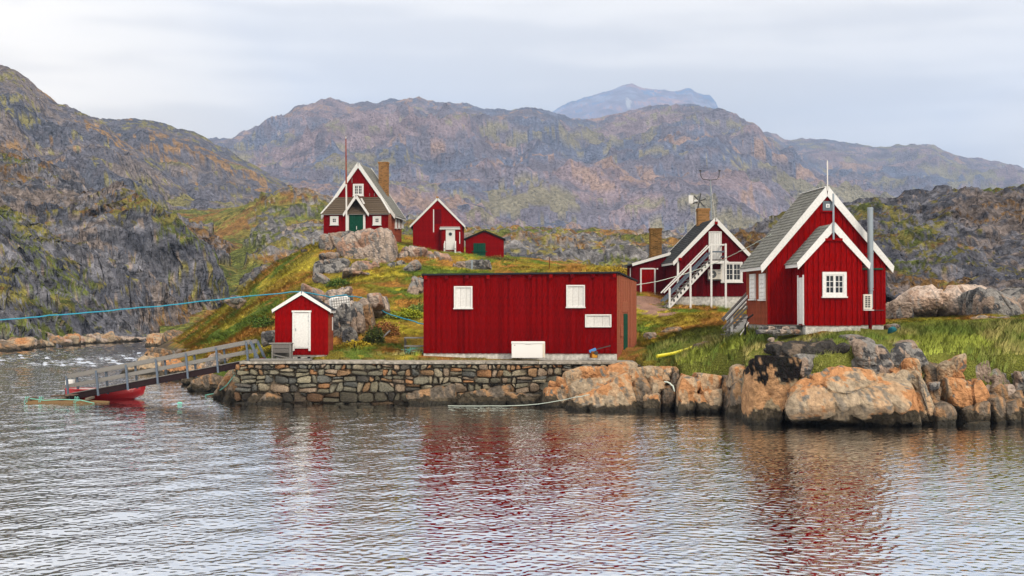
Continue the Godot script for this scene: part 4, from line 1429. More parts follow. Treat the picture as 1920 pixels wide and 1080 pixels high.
func shed() -> void:
	var n := thing("small_shed", "small bright red shed with white framed door on stone quay", "shed", at(565.5, 671.5, 71), 0.069)
	gabled(n, 0, 0, 1.31, 2.42, 3.2, 4.2, 0.2, M.red, M.faded_red, 0.12)
	gable_roof(n, 0, 0.14, 1.46, 2.42, 3.3, 4.45, M.felt, 0.9, 2.3, 0.05)
	rakes(n, 0, 0.15, 1.48, 2.42, 3.36, 0.09, M.white)
	eave_boards(n, 0, 0.13, 1.46, 2.44, 4.4, M.white)
	var d := on(n, 565.5, 618, 0.05)
	var door := Node3D.new()
	door.name = "door"
	n.add_child(door, true)
	door.position = d
	box_part("leaf", Vector3(0, -0.02, 0.03), Vector3(0.72, 1.78, 0.06), M.white, door)
	for k in [-1, 1]:
		box_part("frame", Vector3(k * 0.41, -0.09, 0.045), Vector3(0.11, 2.0, 0.1), M.white, door)
	box_part("lintel", Vector3(0, 0.93, 0.06), Vector3(1.0, 0.09, 0.13), M.white, door)
	box_part("threshold", Vector3(0, -0.94, 0.03), Vector3(0.7, 0.05, 0.08), M.white, door)
	box_part("handle", Vector3(-0.29, 0.0, 0.09), Vector3(0.03, 0.14, 0.05), M.metal, door)
	for y in [0.68, 0.45, -0.72]:
		box_part("hinge", Vector3(0.35, y, 0.07), Vector3(0.03, 0.12, 0.03), M.metal, door)
	var sw := onx(n, 623, 607, 1.36)
	box_part("side_window", sw, Vector3(0.05, 0.72, 0.55), M.white, n)
	for k in [-1, 1]:
		box_part("corner_board", Vector3(k * 1.32, 1.3, 0.03), Vector3(0.06, 2.2, 0.07), M.red, n)
	box_part("stoop", on(n, 570, 668, 0.35), Vector3(1.15, 0.06, 0.4), M.old_wood, n)
	for k in [-0.25, 0.25]:
		box_part("stoop_block", on(n, 570, 671, 0.35) + Vector3(k, -0.06, 0), Vector3(0.14, 0.22, 0.3), M.black, n)

func warehouse() -> void:
	var a := at(794, 673, 71.4)
	var b := at(1157, 671, 70.6)
	b.y = a.y
	var c := at(1193, 655, 76)
	c.y = a.y
	var e := Vector3(a.x - 0.2, a.y, a.z - 5.2)
	var mid := (a + b) * 0.5
	mid.y += 0.07
	a.y = mid.y; b.y = mid.y; c.y = mid.y; e.y = mid.y
	var n := thing("warehouse", "long red plank warehouse with white boarded windows on the stone quay", "warehouse", mid)
	var ta := at(794, 517, 71.4).y - mid.y
	var tb := at(1157, 513, 70.6).y - mid.y
	var tc := at(1193, 529, 76).y - mid.y
	a -= mid; b -= mid; c -= mid; e -= mid
	var p0 := 0.26
	var s := Shape.new()
	var U := Vector3.UP
	s.hexa([a + U * p0, b + U * p0, c + U * p0, e + U * p0, a + U * ta, b + U * tb, c + U * tc, e + U * tc])
	put(s, "wall", M.red_deep, n)
	var q := Shape.new()
	q.hexa([a + U * -0.6, b + U * -0.6, c + U * -0.6, e + U * -0.6, a + U * (p0 + 0.0), b + U * p0, c + U * p0, e + U * p0])
	for k in q.v.size():
		q.v[k] = Vector3(q.v[k].x * 0.998, q.v[k].y, q.v[k].z)
	put(q, "plinth", M.plinth, n)
	var u := (b - a).normalized()
	var nf := Vector3(-u.z, 0, u.x)
	nf = nf if nf.z > 0 else -nf
	var len := (b - a).length()
	clad(n, M.red_deep, a, u, nf, len, p0 - 0.03, func(x: float) -> float: return lerpf(ta, tb, x / len), 0.145, 0.24)
	var v := (c - b).normalized()
	var nr := Vector3(-v.z, 0, v.x)
	nr = nr if nr.x > 0 else -nr
	var depth := (c - b).length()
	clad(n, M.orange_wood, b - nr * 0.002, v, nr, depth, -0.1, func(x: float) -> float: return lerpf(tb, tc, x / depth), 0.3, 0.3)
	# roof sheet on rafters
	var rf := Shape.new()
	var o1 := nf * 0.22
	var ra := a + o1 - u * 0.08; var rb := b + o1 + u * 0.1; var rc := c - o1 + u * 0.12; var re := e - o1 - u * 0.08
	rf.hexa([ra + U * (ta + 0.02), rb + U * (tb + 0.02), rc + U * (tc + 0.02), re + U * (tc + 0.02), ra + U * (ta + 0.1), rb + U * (tb + 0.1), rc + U * (tc + 0.1), re + U * (tc + 0.1)])
	put(rf, "roof", M.felt, n)
	for k in 10:
		var t := (k + 0.12) / 9.25
		var p := a + u * len * t
		box_part("rafter_end", p + nf * 0.15 + U * (lerpf(ta, tb, t) - 0.11), Vector3(0.17, 0.19, 0.24), M.red_dark if k % 3 else M.red, n, Basis(U, 0.0), Color(1.4, 4.0, 4.0))
	# boarded windows
	var zf := 0.06
	for w in [[868.5, 557, 0.95, 1.12], [1079, 555, 0.95, 1.12], [1121, 601.5, 1.34, 0.66]]:
		var p := on(n, w[0], w[1], 0.03)
		p.z = a.z + (b.z - a.z) * (p.x - a.x) / (b.x - a.x) + 0.04
		shutter(n, "boarded_window", p, u, nf, w[2], w[3], 0.07, M.white, w[2] < 1.2)
	# green door and bare boards in the end wall
	var bs := Basis(v, U, nr)
	box_part("end_door", b + v * 2.0 + nr * 0.06 + U * 1.25, Vector3(1.05, 2.0, 0.06), M.green, n, bs, Color(2.4, 1.4, 1.2))
	box_part("door_frame", b + v * 2.65 + nr * 0.07 + U * 1.3, Vector3(0.16, 2.3, 0.09), M.orange_wood, n, bs, Color(1.4, 2.0, 2.2))
	box_part("door_head", b + v * 1.9 + nr * 0.05 + U * 2.6, Vector3(1.3, 0.55, 0.05), M.orange_wood, n, bs, Color(1.5, 2.1, 2.2))
	box_part("crate_frame", b + v * 1.0 + nr * 0.07 + U * 1.35, Vector3(0.6, 0.55, 0.05), M.orange_wood, n, bs, Color(1.6, 2.6, 3.2))
	box_part("bare_board", b + v * 3.7 + nr * 0.06 + U * 2.1, Vector3(0.2, 3.2, 0.03), M.orange_wood, n, bs, Color(1.5, 2.0, 2.0))
	box_part("bare_board", b + v * 4.6 + nr * 0.06 + U * 1.9, Vector3(0.16, 2.9, 0.03), M.orange_wood, n, bs, Color(1.3, 1.7, 1.7))

# ---------------------------------------------------------------- rocks and the quay

var rock_warp := noise(201, 0.5, 4)
var rock_fine := noise(202, 2.2, 4)
var rock_hue := noise(203, 0.35, 4)
var rock_streak := noise(204, 1.0, 3)
var rock_lichen := noise(205, 1.1, 4)
var rock_crack := crack_noise()

func crack_noise() -> FastNoiseLite:
	var f := noise(206, 0.4, 1, FastNoiseLite.TYPE_CELLULAR)
	f.cellular_return_type = FastNoiseLite.RETURN_DISTANCE2_SUB
	f.cellular_distance_function = FastNoiseLite.DISTANCE_EUCLIDEAN
	return f

# Weathered gneiss: tan and orange stone with grey bands, dark lichen, and the black band that the tide leaves at the waterline.
func rock_color(p: Vector3, kind: String, k: float) -> Color:
	var h := rock_hue.get_noise_3dv(p)
	# bands run down the rock with its foliation
	var s := rock_streak.get_noise_3d(p.x * 2.2 + p.y * 0.5, p.y * 0.35, p.z * 1.2)
	var l := rock_lichen.get_noise_3dv(p)
	var c: Color
	match kind:
		"tan":
			c = Color(0.56, 0.38, 0.235)
			if h + s * 0.5 > 0.10:
				c = Color(0.58, 0.29, 0.135)
			elif h - s * 0.4 < -0.16:
				c = Color(0.47, 0.37, 0.26)
			if s < -0.36:
				c = Color(0.27, 0.23, 0.185)
			elif l + s * 0.3 > 0.44:
				c = Color(0.24, 0.225, 0.20)
		"grey":
			c = Color(0.29, 0.275, 0.26)
			if h + s * 0.5 > 0.14:
				c = Color(0.38, 0.29, 0.23)
			elif l - s * 0.4 < -0.12:
				c = Color(0.10, 0.10, 0.105)
		"pink":
			c = Color(0.52, 0.415, 0.345)
			if s > 0.2:
				c = Color(0.28, 0.25, 0.23)
			elif h > 0.14:
				c = Color(0.46, 0.29, 0.21)
			if l > 0.36:
				c = Color(0.20, 0.19, 0.185)
		"pale":
			c = Color(0.66, 0.52, 0.43)
			if s > 0.3:
				c = Color(0.42, 0.36, 0.32)
			elif h > 0.18:
				c = Color(0.60, 0.43, 0.33)
		"black":
			c = Color(0.07, 0.065, 0.06)
			if l + s * 0.5 > 0.2:
				c = Color(0.22, 0.17, 0.13)
		"dark":
			c = Color(0.25, 0.19, 0.14)
			if s > 0.15:
				c = Color(0.40, 0.24, 0.13)
			elif s < -0.18:
				c = Color(0.16, 0.135, 0.11)
		"cap":
			# black lichen crust on the crown of a tan slab
			c = Color(0.56, 0.32, 0.165)
			if p.y > 1.95 + l * 0.8 + s * 0.3:
				c = Color(0.022, 0.02, 0.019)
				if rock_fine.get_noise_3dv(p * 1.4) > 0.28:
					c = Color(0.33, 0.2, 0.11)
			elif h > 0.15:
				c = Color(0.40, 0.31, 0.2)
	if p.y < 0.42 + h * 0.5 + s * 0.2:
		c = Color(0.075, 0.062, 0.045) if l < 0.15 else Color(0.13, 0.105, 0.075)
		if p.y < 0.14 + l * 0.15:
			c = Color(0.05, 0.046, 0.038)
	return c * (1.0 + 0.45 * k)

# One block of rock: a rounded many-sided body, split by joints and roughened. half: half sizes; b: its tilt.
func rock(parent: Node3D, mid: Vector3, half: Vector3, kind: String, seed_: int, tilt := 0.0, yaw := 0.0, pitch := 0.0, sharp := 9.0, cells := 0) -> MeshInstance3D:
	var r := RandomNumberGenerator.new()
	r.seed = seed_
	var planes := []
	for ax in [Vector3.RIGHT, Vector3.LEFT, Vector3.UP, Vector3.DOWN, Vector3.BACK, Vector3.FORWARD]:
		planes.append([(ax + Vector3(r.randfn(0, 0.16), r.randfn(0, 0.16), r.randfn(0, 0.16))).normalized(), r.randf_range(0.88, 1.0)])
	for k in 7:
		planes.append([Vector3(r.randfn(0, 1), r.randfn(0.3, 0.8), r.randfn(0.3, 1)).normalized(), r.randf_range(0.95, 1.28)])
	var b := Basis.from_euler(Vector3(pitch, yaw, tilt))
	var big := maxf(half.x, maxf(half.y, half.z))
	if cells == 0:
		cells = clampi(int(big * 2.0 / 0.09), 8, 48)
	var v := PackedVector3Array()
	var c := PackedColorArray()
	var nv := PackedVector3Array()
	var idx := PackedInt32Array()
	var st := SurfaceTool.new()
	var keys := {}
	var origin := parent.transform
	var rough := minf(0.12, big * 0.06)
	for f in 6:
		var a := [Vector3.RIGHT, Vector3.LEFT, Vector3.UP, Vector3.DOWN, Vector3.BACK, Vector3.FORWARD][f] as Vector3
		var u := [Vector3.FORWARD, Vector3.BACK, Vector3.RIGHT, Vector3.RIGHT, Vector3.RIGHT, Vector3.LEFT][f] as Vector3
		var w := u.cross(a) * -1.0
		var ids := PackedInt32Array()
		for j in cells + 1:
			for i in cells + 1:
				var d := (a + u * tan((i * 2.0 / cells - 1.0) * PI / 4) + w * tan((j * 2.0 / cells - 1.0) * PI / 4)).normalized()
				var key := Vector3i((d * 4000.0).round())
				if keys.has(key):
					ids.append(keys[key])
					continue
				var sum := 0.0
				for q in planes:
					var dt: float = d.dot(q[0])
					if dt > 0.0:
						sum += pow(dt / q[1], sharp)
				var p := mid + b * (d * pow(sum, -1.0 / sharp) * half)
				var e := b * (d / half).normalized()
				var wp := origin * p
				var k := rock_fine.get_noise_3dv(wp)
				var cr := rock_crack.get_noise_3d(wp.x * 1.25 + wp.y * 0.3, wp.y * 0.55, wp.z) + 1.0
				var off := rough * 1.5 * rock_warp.get_noise_3dv(wp) + rough * 0.35 * k
				var in_joint := cr < 0.11
				if in_joint:
					off -= rough * 2.3 * (1.0 - cr / 0.11)
				p += e * off
				keys[key] = v.size()
				ids.append(v.size())
				v.append(p)
				var col := rock_color(wp, kind, k)
				c.append(col)
		for j in cells:
			for i in cells:
				var q := j * (cells + 1) + i
				idx.append_array([ids[q], ids[q + cells + 1], ids[q + 1], ids[q + 1], ids[q + cells + 1], ids[q + cells + 2]])
	nv.resize(v.size())
	for k in range(0, idx.size(), 3):
		var fn := (v[idx[k + 2]] - v[idx[k]]).cross(v[idx[k + 1]] - v[idx[k]])
		for q in 3:
			nv[idx[k + q]] += fn
	var sign_ := 0.0
	for k in v.size():
		nv[k] = nv[k].normalized()
		sign_ += nv[k].dot(v[k] - mid)
	if sign_ < 0.0:
		for k in range(0, idx.size(), 3):
			var sw := idx[k]
			idx[k] = idx[k + 1]
			idx[k + 1] = sw
		for k in nv.size():
			nv[k] = -nv[k]
	var arr := []
	arr.resize(Mesh.ARRAY_MAX)
	arr[Mesh.ARRAY_VERTEX] = v
	arr[Mesh.ARRAY_NORMAL] = nv
	arr[Mesh.ARRAY_COLOR] = c
	arr[Mesh.ARRAY_INDEX] = idx
	var m := ArrayMesh.new()
	m.add_surface_from_arrays(Mesh.PRIMITIVE_TRIANGLES, arr)
	return node("rock", m, M.rock, parent)

# Blocks surveyed as [left, right, top, bottom] of the frame, distance, thickness, kind, tilt, pitch
func outcrop(called: String, label: String, blocks: Array, seed_: int) -> Node3D:
	var n := thing(called, label, "rock")
	for k in blocks.size():
		var q: Array = blocks[k]
		var s: float = q[4] / LENS
		var half := Vector3((q[1] - q[0]) * 0.5 * s, (q[3] - q[2]) * 0.5 * s, q[5] * 0.5)
		var mid := at((q[0] + q[1]) * 0.5, (q[2] + q[3]) * 0.5, q[4] + q[5] * 0.5)
		rock(n, mid, Vector3(half.x * 0.99, half.y * 1.05, half.z), q[6], seed_ + k * 7, q[7] if q.size() > 7 else 0.0, 0.0, q[8] if q.size() > 8 else 0.0, q[9] if q.size() > 9 else 9.0)
	return n

func make_rocks() -> void:
	outcrop("headland_rocks", "big tan and black bedrock headland below the bright red house", [
		[1392, 1474, 668, 806, 56.0, 3.0, "cap", -0.10, -0.10, 35.2],
		[1456, 1682, 710, 816, 54.9, 5.0, "tan", 0.03, -0.5, 10.0],
		[1612, 1700, 708, 815, 55.2, 3.5, "tan", 0.2, -0.25, 8.0],
		[1668, 1712, 705, 812, 55.6, 3.0, "tan", 0.2, -0.3, 14.4],
		[1694, 1736, 712, 810, 55.8, 3.0, "tan", 0.25, -0.3, 14.4],
		[1546, 1606, 688, 760, 57.0, 2.5, "tan", 0.1, -0.1, 8.0],
		[1648, 1706, 690, 770, 57.0, 3.0, "tan", 0.1, -0.1, 8.0],
		[1440, 1592, 636, 690, 58.0, 3.5, "black", 0.02, 0.0, 11.2],
		[1576, 1656, 634, 712, 57.8, 3.2, "grey", -0.1, 0.1, 11.2],
		[1652, 1728, 640, 690, 58.4, 3.0, "grey", 0.1, 0.0, 11.2],
		[1468, 1545, 670, 735, 57.6, 2.5, "grey", -0.1, -0.4, 12.8],
		[1508, 1570, 704, 745, 57.2, 2.5, "pink", 0.0, -0.3, 12.8],
		[1592, 1672, 672, 725, 57.8, 2.5, "grey", -0.25, -0.3, 11.2],
		[1690, 1725, 670, 718, 56.9, 1.2, "tan", 0.1, 0.0, 8.0],
		[1716, 1772, 676, 790, 58.2, 3.0, "dark", 0.0, 0.0, 16.0],
		[1746, 1806, 676, 725, 57.8, 2.5, "tan", 0.3, -0.1, 11.2],
		[1762, 1812, 710, 775, 57.0, 2.5, "tan", 0.1, -0.2, 14.4],
		[1798, 1846, 712, 775, 57.1, 2.5, "tan", 0.35, -0.2, 11.2],
		[1737, 1792, 752, 808, 55.6, 1.8, "dark", 0.05, -0.1, 11.2],
		[1722, 1756, 722, 760, 57.2, 1.5, "dark", 0.0, 0.0, 12.8],
		[1738, 1760, 716, 734, 57.0, 0.7, "grey", 0.1, 0.0, 9.6],
		[1796, 1852, 756, 805, 56.2, 2.0, "dark", 0.2, -0.1, 11.2],
		[1845, 1880, 738, 800, 56.8, 2.0, "dark", 0.1, 0.0, 17.6],
		[1874, 1905, 752, 802, 56.6, 2.0, "dark", 0.1, 0.0, 17.6],
		[1898, 1945, 762, 802, 56.5, 2.0, "tan", 0.15, 0.0, 17.6],
		[1935, 2010, 760, 803, 56.5, 2.0, "dark", 0.1, 0.0, 17.6],
	], 1042)
	outcrop("right_bank_rocks", "grey purple broken bedrock bank under the turf edge", [
		[1800, 1850, 690, 765, 59.8, 2.5, "grey", 0.25, -0.1, 17.6],
		[1838, 1890, 692, 770, 59.6, 2.5, "grey", 0.2, -0.15, 17.6],
		[1880, 1935, 696, 772, 59.2, 2.5, "grey", 0.1, -0.1, 14.4],
		[1850, 1885, 730, 765, 58.2, 1.5, "dark", 0.4, 0.0, 16.0],
		[1880, 1925, 735, 775, 58.0, 1.8, "dark", 0.3, 0.0, 16.0],
		[1920, 1990, 702, 778, 58.6, 2.0, "grey", 0.2, 0.0, 14.4],
		[1870, 1900, 722, 745, 58.4, 1.0, "pink", 0.5, 0.0, 12.8],
	], 1300)
	outcrop("shore_ledges", "low tan jointed bedrock ledges between stone quay and headland", [
		[1030, 1196, 694, 760, 65.4, 3.0, "tan", 0.13, -0.4, 10.0],
		[1172, 1226, 688, 730, 65.2, 2.2, "tan", 0.02, -0.15, 14.4],
		[1216, 1258, 687, 728, 65.2, 2.2, "tan", -0.05, -0.1, 14.4],
		[1066, 1140, 735, 780, 63.6, 2.0, "tan", 0.35, -0.2, 12.8],
		[1110, 1188, 712, 782, 63.4, 2.2, "tan", 0.35, -0.2, 14.4],
		[1172, 1206, 720, 780, 63.6, 2.0, "dark", 0.35, 0.0, 14.4],
		[1186, 1222, 709, 780, 63.6, 2.0, "dark", 0.25, -0.1, 16.0],
		[1215, 1249, 708, 745, 63.9, 2.0, "tan", -0.05, -0.15, 16.0],
		[1204, 1240, 736, 782, 63.1, 1.6, "tan", 0.12, -0.1, 19.2],
		[1234, 1262, 724, 780, 63.8, 1.8, "dark", -0.1, 0.0, 17.6],
		[1252, 1272, 692, 770, 64.4, 1.8, "dark", -0.1, 0.0, 16.0],
		[1267, 1307, 701, 786, 62.2, 2.4, "tan", -0.08, -0.2, 17.6],
		[1302, 1350, 703, 742, 62.5, 2.4, "tan", 0.02, -0.15, 14.4],
		[1299, 1352, 734, 786, 62.0, 2.2, "tan", -0.02, -0.15, 16.0],
		[1346, 1369, 705, 785, 62.1, 2.2, "dark", -0.05, -0.1, 17.6],
		[1366, 1404, 684, 724, 60.8, 2.2, "tan", -0.1, -0.1, 14.4],
		[1365, 1402, 716, 788, 60.4, 2.2, "dark", -0.06, -0.15, 14.4],
		[1018, 1072, 728, 775, 65.8, 2.0, "tan", -0.1, -0.2, 14.4],
		[940, 1030, 738, 775, 67.6, 2.0, "dark", -0.06, -0.2, 14.4],
		[850, 950, 732, 775, 67.7, 1.8, "dark", 0.03, -0.2, 14.4],
		[765, 860, 726, 775, 67.7, 1.8, "dark", 0.02, -0.2, 14.4],
	], 1500)
	outcrop("gangway_rocks", "tumbled brown rocks under the grey gangway", [
		[412, 456, 688, 765, 71.5, 2.5, "tan", -0.45, -0.1, 12.8],
		[425, 475, 700, 770, 69.5, 2.0, "dark", -0.4, 0.0, 12.8],
		[462, 500, 735, 772, 68.2, 1.5, "dark", -0.4, 0.0, 14.4],
		[490, 530, 738, 772, 68.0, 1.5, "dark", -0.3, 0.0, 14.4],
		[362, 432, 706, 745, 78, 3.0, "dark", -0.2, -0.2, 12.8],
		[352, 428, 686, 728, 84, 3.5, "tan", -0.25, -0.1, 12.8],
		[305, 372, 676, 722, 92, 4.0, "tan", -0.3, -0.1, 12.8],
		[256, 316, 668, 716, 100, 4.0, "tan", -0.1, -0.1, 12.8],
		[390, 440, 668, 700, 84, 3.0, "pink", -0.2, -0.1, 12.8],
		[330, 400, 660, 690, 104, 5.0, "grey", -0.2, -0.1, 12.8],
		[280, 330, 655, 676, 125, 5.0, "dark", -0.2, -0.1, 12.8],
	], 1700)
	outcrop("knoll_rock", "large rounded grey and pink rock below the green double door", [
		[634, 752, 442, 530, 116.5, 10.0, "pink", 0.06, -0.2, 10.2],
		[598, 670, 440, 492, 120, 7.0, "grey", -0.2, -0.1, 10.2],
		[600, 636, 474, 494, 115, 3.0, "grey", 0.0, 0.0, 8.5],
	], 1900)
	outcrop("slope_ledges", "pale grey rock ledges across the grassy slope", [
		[592, 668, 494, 536, 113, 5.0, "grey", -0.1, -0.3, 10.2],
		[588, 624, 520, 545, 108, 4.0, "grey", -0.5, -0.2, 11.9],
		[650, 715, 500, 530, 111, 4.0, "pink", 0.1, -0.3, 10.2],
		[640, 700, 515, 530, 108, 4.0, "pink", 0.0, -0.3, 10.2],
		[728, 772, 492, 530, 112, 4.0, "grey", 0.5, -0.2, 10.2],
		[744, 806, 472, 510, 119, 6.0, "pink", 0.3, -0.3, 10.2],
		[786, 852, 481, 516, 119, 5.0, "pink", 0.2, -0.3, 10.2],
		[752, 796, 500, 522, 110, 4.0, "grey", 0.6, -0.2, 10.2],
		[846, 926, 496, 520, 116, 4.0, "grey", 0.1, -0.3, 10.2],
		[772, 800, 520, 556, 98, 3.0, "grey", -0.4, 0.0, 11.9],
		[564, 610, 540, 568, 92, 3.0, "pink", -0.4, -0.1, 11.9],
		[430, 462, 556, 578, 118, 3.0, "grey", -0.6, 0.0, 11.9],
		[490, 515, 620, 650, 78, 1.2, "grey", 0.0, 0.0, 10.2],
	], 2000)
	outcrop("shed_rock", "steep jointed grey rock face beside the small shed", [
		[622, 662, 580, 648, 80, 3.0, "grey", 0.0, -0.15, 20.4],
		[655, 690, 575, 640, 80.5, 3.0, "grey", 0.12, -0.15, 20.4],
		[676, 702, 572, 632, 81, 2.5, "dark", 0.2, -0.1, 20.4],
		[640, 672, 620, 656, 78.6, 2.0, "grey", 0.1, -0.1, 15.3],
		[668, 726, 560, 592, 83, 3.5, "pink", 0.35, -0.2, 13.6],
		[612, 690, 566, 590, 83.5, 3.0, "pink", 0.1, -0.2, 13.6],
		[610, 660, 545, 572, 86, 3.0, "pink", 0.3, -0.2, 13.6],
	], 2200)
	outcrop("pink_rocks", "smooth pale pink rock dome behind the turf beside bright red house", [
		[1660, 1770, 550, 622, 83, 8.0, "pale", 0.12, -0.3, 7.0],
		[1710, 1846, 546, 626, 84, 9.0, "pale", 0.15, -0.3, 7.0],
		[1655, 1700, 568, 610, 82, 4.0, "grey", -0.2, -0.1, 11.9],
	], 2400)
	outcrop("striped_rocks", "dark grey striped rock rising from the right hand turf", [
		[1812, 1900, 548, 618, 78, 7.0, "grey", -0.25, -0.1, 10.2],
		[1870, 2000, 543, 612, 80, 8.0, "grey", 0.05, -0.1, 11.9],
		[1824, 1852, 592, 616, 74, 2.0, "tan", 0.0, 0.0, 10.2],
		[1846, 1894, 592, 610, 74.5, 2.0, "grey", 0.0, 0.0, 10.2],
		[1806, 1876, 628, 668, 64.5, 2.2, "pale", 0.45, -0.1, 13.6],
		[1806, 1838, 616, 640, 67, 1.5, "dark", 0.2, 0.0, 11.9],
	], 2500)
	# loose stones
	for q in [[1296, 1340, 640, 672, 68.2, "dark", "lichen spotted brown stone block in the grass by the yellow pipe"], [1325, 1358, 638, 652, 68.6, "grey", "flat grey stone slab lying on the lichen spotted block"], [1655, 1690, 606, 624, 66, "grey", "low grey stone beside the white foundation of bright red house"], [1808, 1852, 789, 806, 55.5, "grey", "wave washed low stone awash in front of the headland"], [1700, 1732, 638, 660, 61, "tan", "rusty stone at the back edge of the headland"], [1440, 1452, 632, 642, 61.6, "pink", "small pale stone in the grass above the headland"], [1210, 1230, 622, 636, 78, "grey", "round brown stone in the grass beside warehouse"], [1240, 1280, 613, 632, 80, "dark", "dark broken stone in the orange grass patch"], [566, 588, 468, 484, 124, "black", "black stone at the crest of the left slope"]]:
		var n := thing("loose_stone", q[6], "stone")
		var s: float = q[4] / LENS
		rock(n, at((q[0] + q[1]) * 0.5, (q[2] + q[3]) * 0.5, q[4]), Vector3((q[1] - q[0]) * 0.5 * s, (q[3] - q[2]) * 0.5 * s, (q[1] - q[0]) * 0.4 * s), q[5], int(q[0]), 0.1, 0.3, 0.0, 7.0)
	# foundation stones of the house terrace
	var t := thing("stone_step", "low dry stone step by the porch of bright red house", "step")
	for k in 11:
		var x := 1428.0 + (k % 6) * 13.0 + (k / 6) * 5.0
		rock(t, at(x, 622.0 - (k / 6) * 7.0, 62.0 + (k / 6) * 0.4), Vector3(0.2, 0.1, 0.22), "pink" if k % 2 else "grey", 900 + k, rng.randfn(0, 0.1), rng.randf(), 0.0, 12.0, 8)
	# boulders along the far shore of the inlet
	var kinds := []
	for k in 6:
		kinds.append(k)
	rng.seed = 44
	var spots := []
	for k in 26:
		var x := -10.0 + k * 8.6 + rng.randf_range(-3, 3)
		spots.append([x, 0.0, lerpf(150.0, 188.0, k / 25.0) + rng.randf() * 4.0, rng.randf_range(0.8, 1.9)])
	for k in spots.size():
		var q: Array = spots[k]
		var n := thing("shore_boulder", ["tan angular boulder at the waterline below the dark cliffs", "dark brown wet boulder at the waterline below the dark cliffs", "pale pinkish boulder at the waterline below the dark cliffs", "tan angular boulder at the waterline below the dark cliffs"][k % 4], "boulder", at(q[0], 578.0 + (EYE - 0.25) * LENS / q[2], q[2]), 0.0, "boulders along the far shore")
		rock(n, Vector3.ZERO, Vector3(q[3] * rng.randf_range(0.7, 1.3), q[3] * 0.55, q[3] * 0.8), ["tan", "dark", "pink", "tan"][k % 4], 3000 + k, rng.randf_range(-0.5, 0.5), 0.0, 0.0, 11.0, 9)
	outcrop("sand_spit_rocks", "long flat tan rock ledge in the far channel", [
		[185, 225, 628, 645, 193, 6.0, "tan", -0.2, 0.0, 9.0],
		[205, 266, 632, 645, 192, 5.0, "pink", 0.05, 0.0, 9.0],
		[160, 200, 630, 650, 186, 6.0, "dark", 0.3, 0.0, 9.0],
	], 3300)
	outcrop("point_rocks", "brown rock point in the channel behind the gangway", [
		[278, 330, 628, 660, 168, 8.0, "tan", -0.35, 0.0, 9.0],
		[310, 350, 622, 660, 165, 8.0, "dark", -0.3, 0.0, 9.0],
	], 3400)

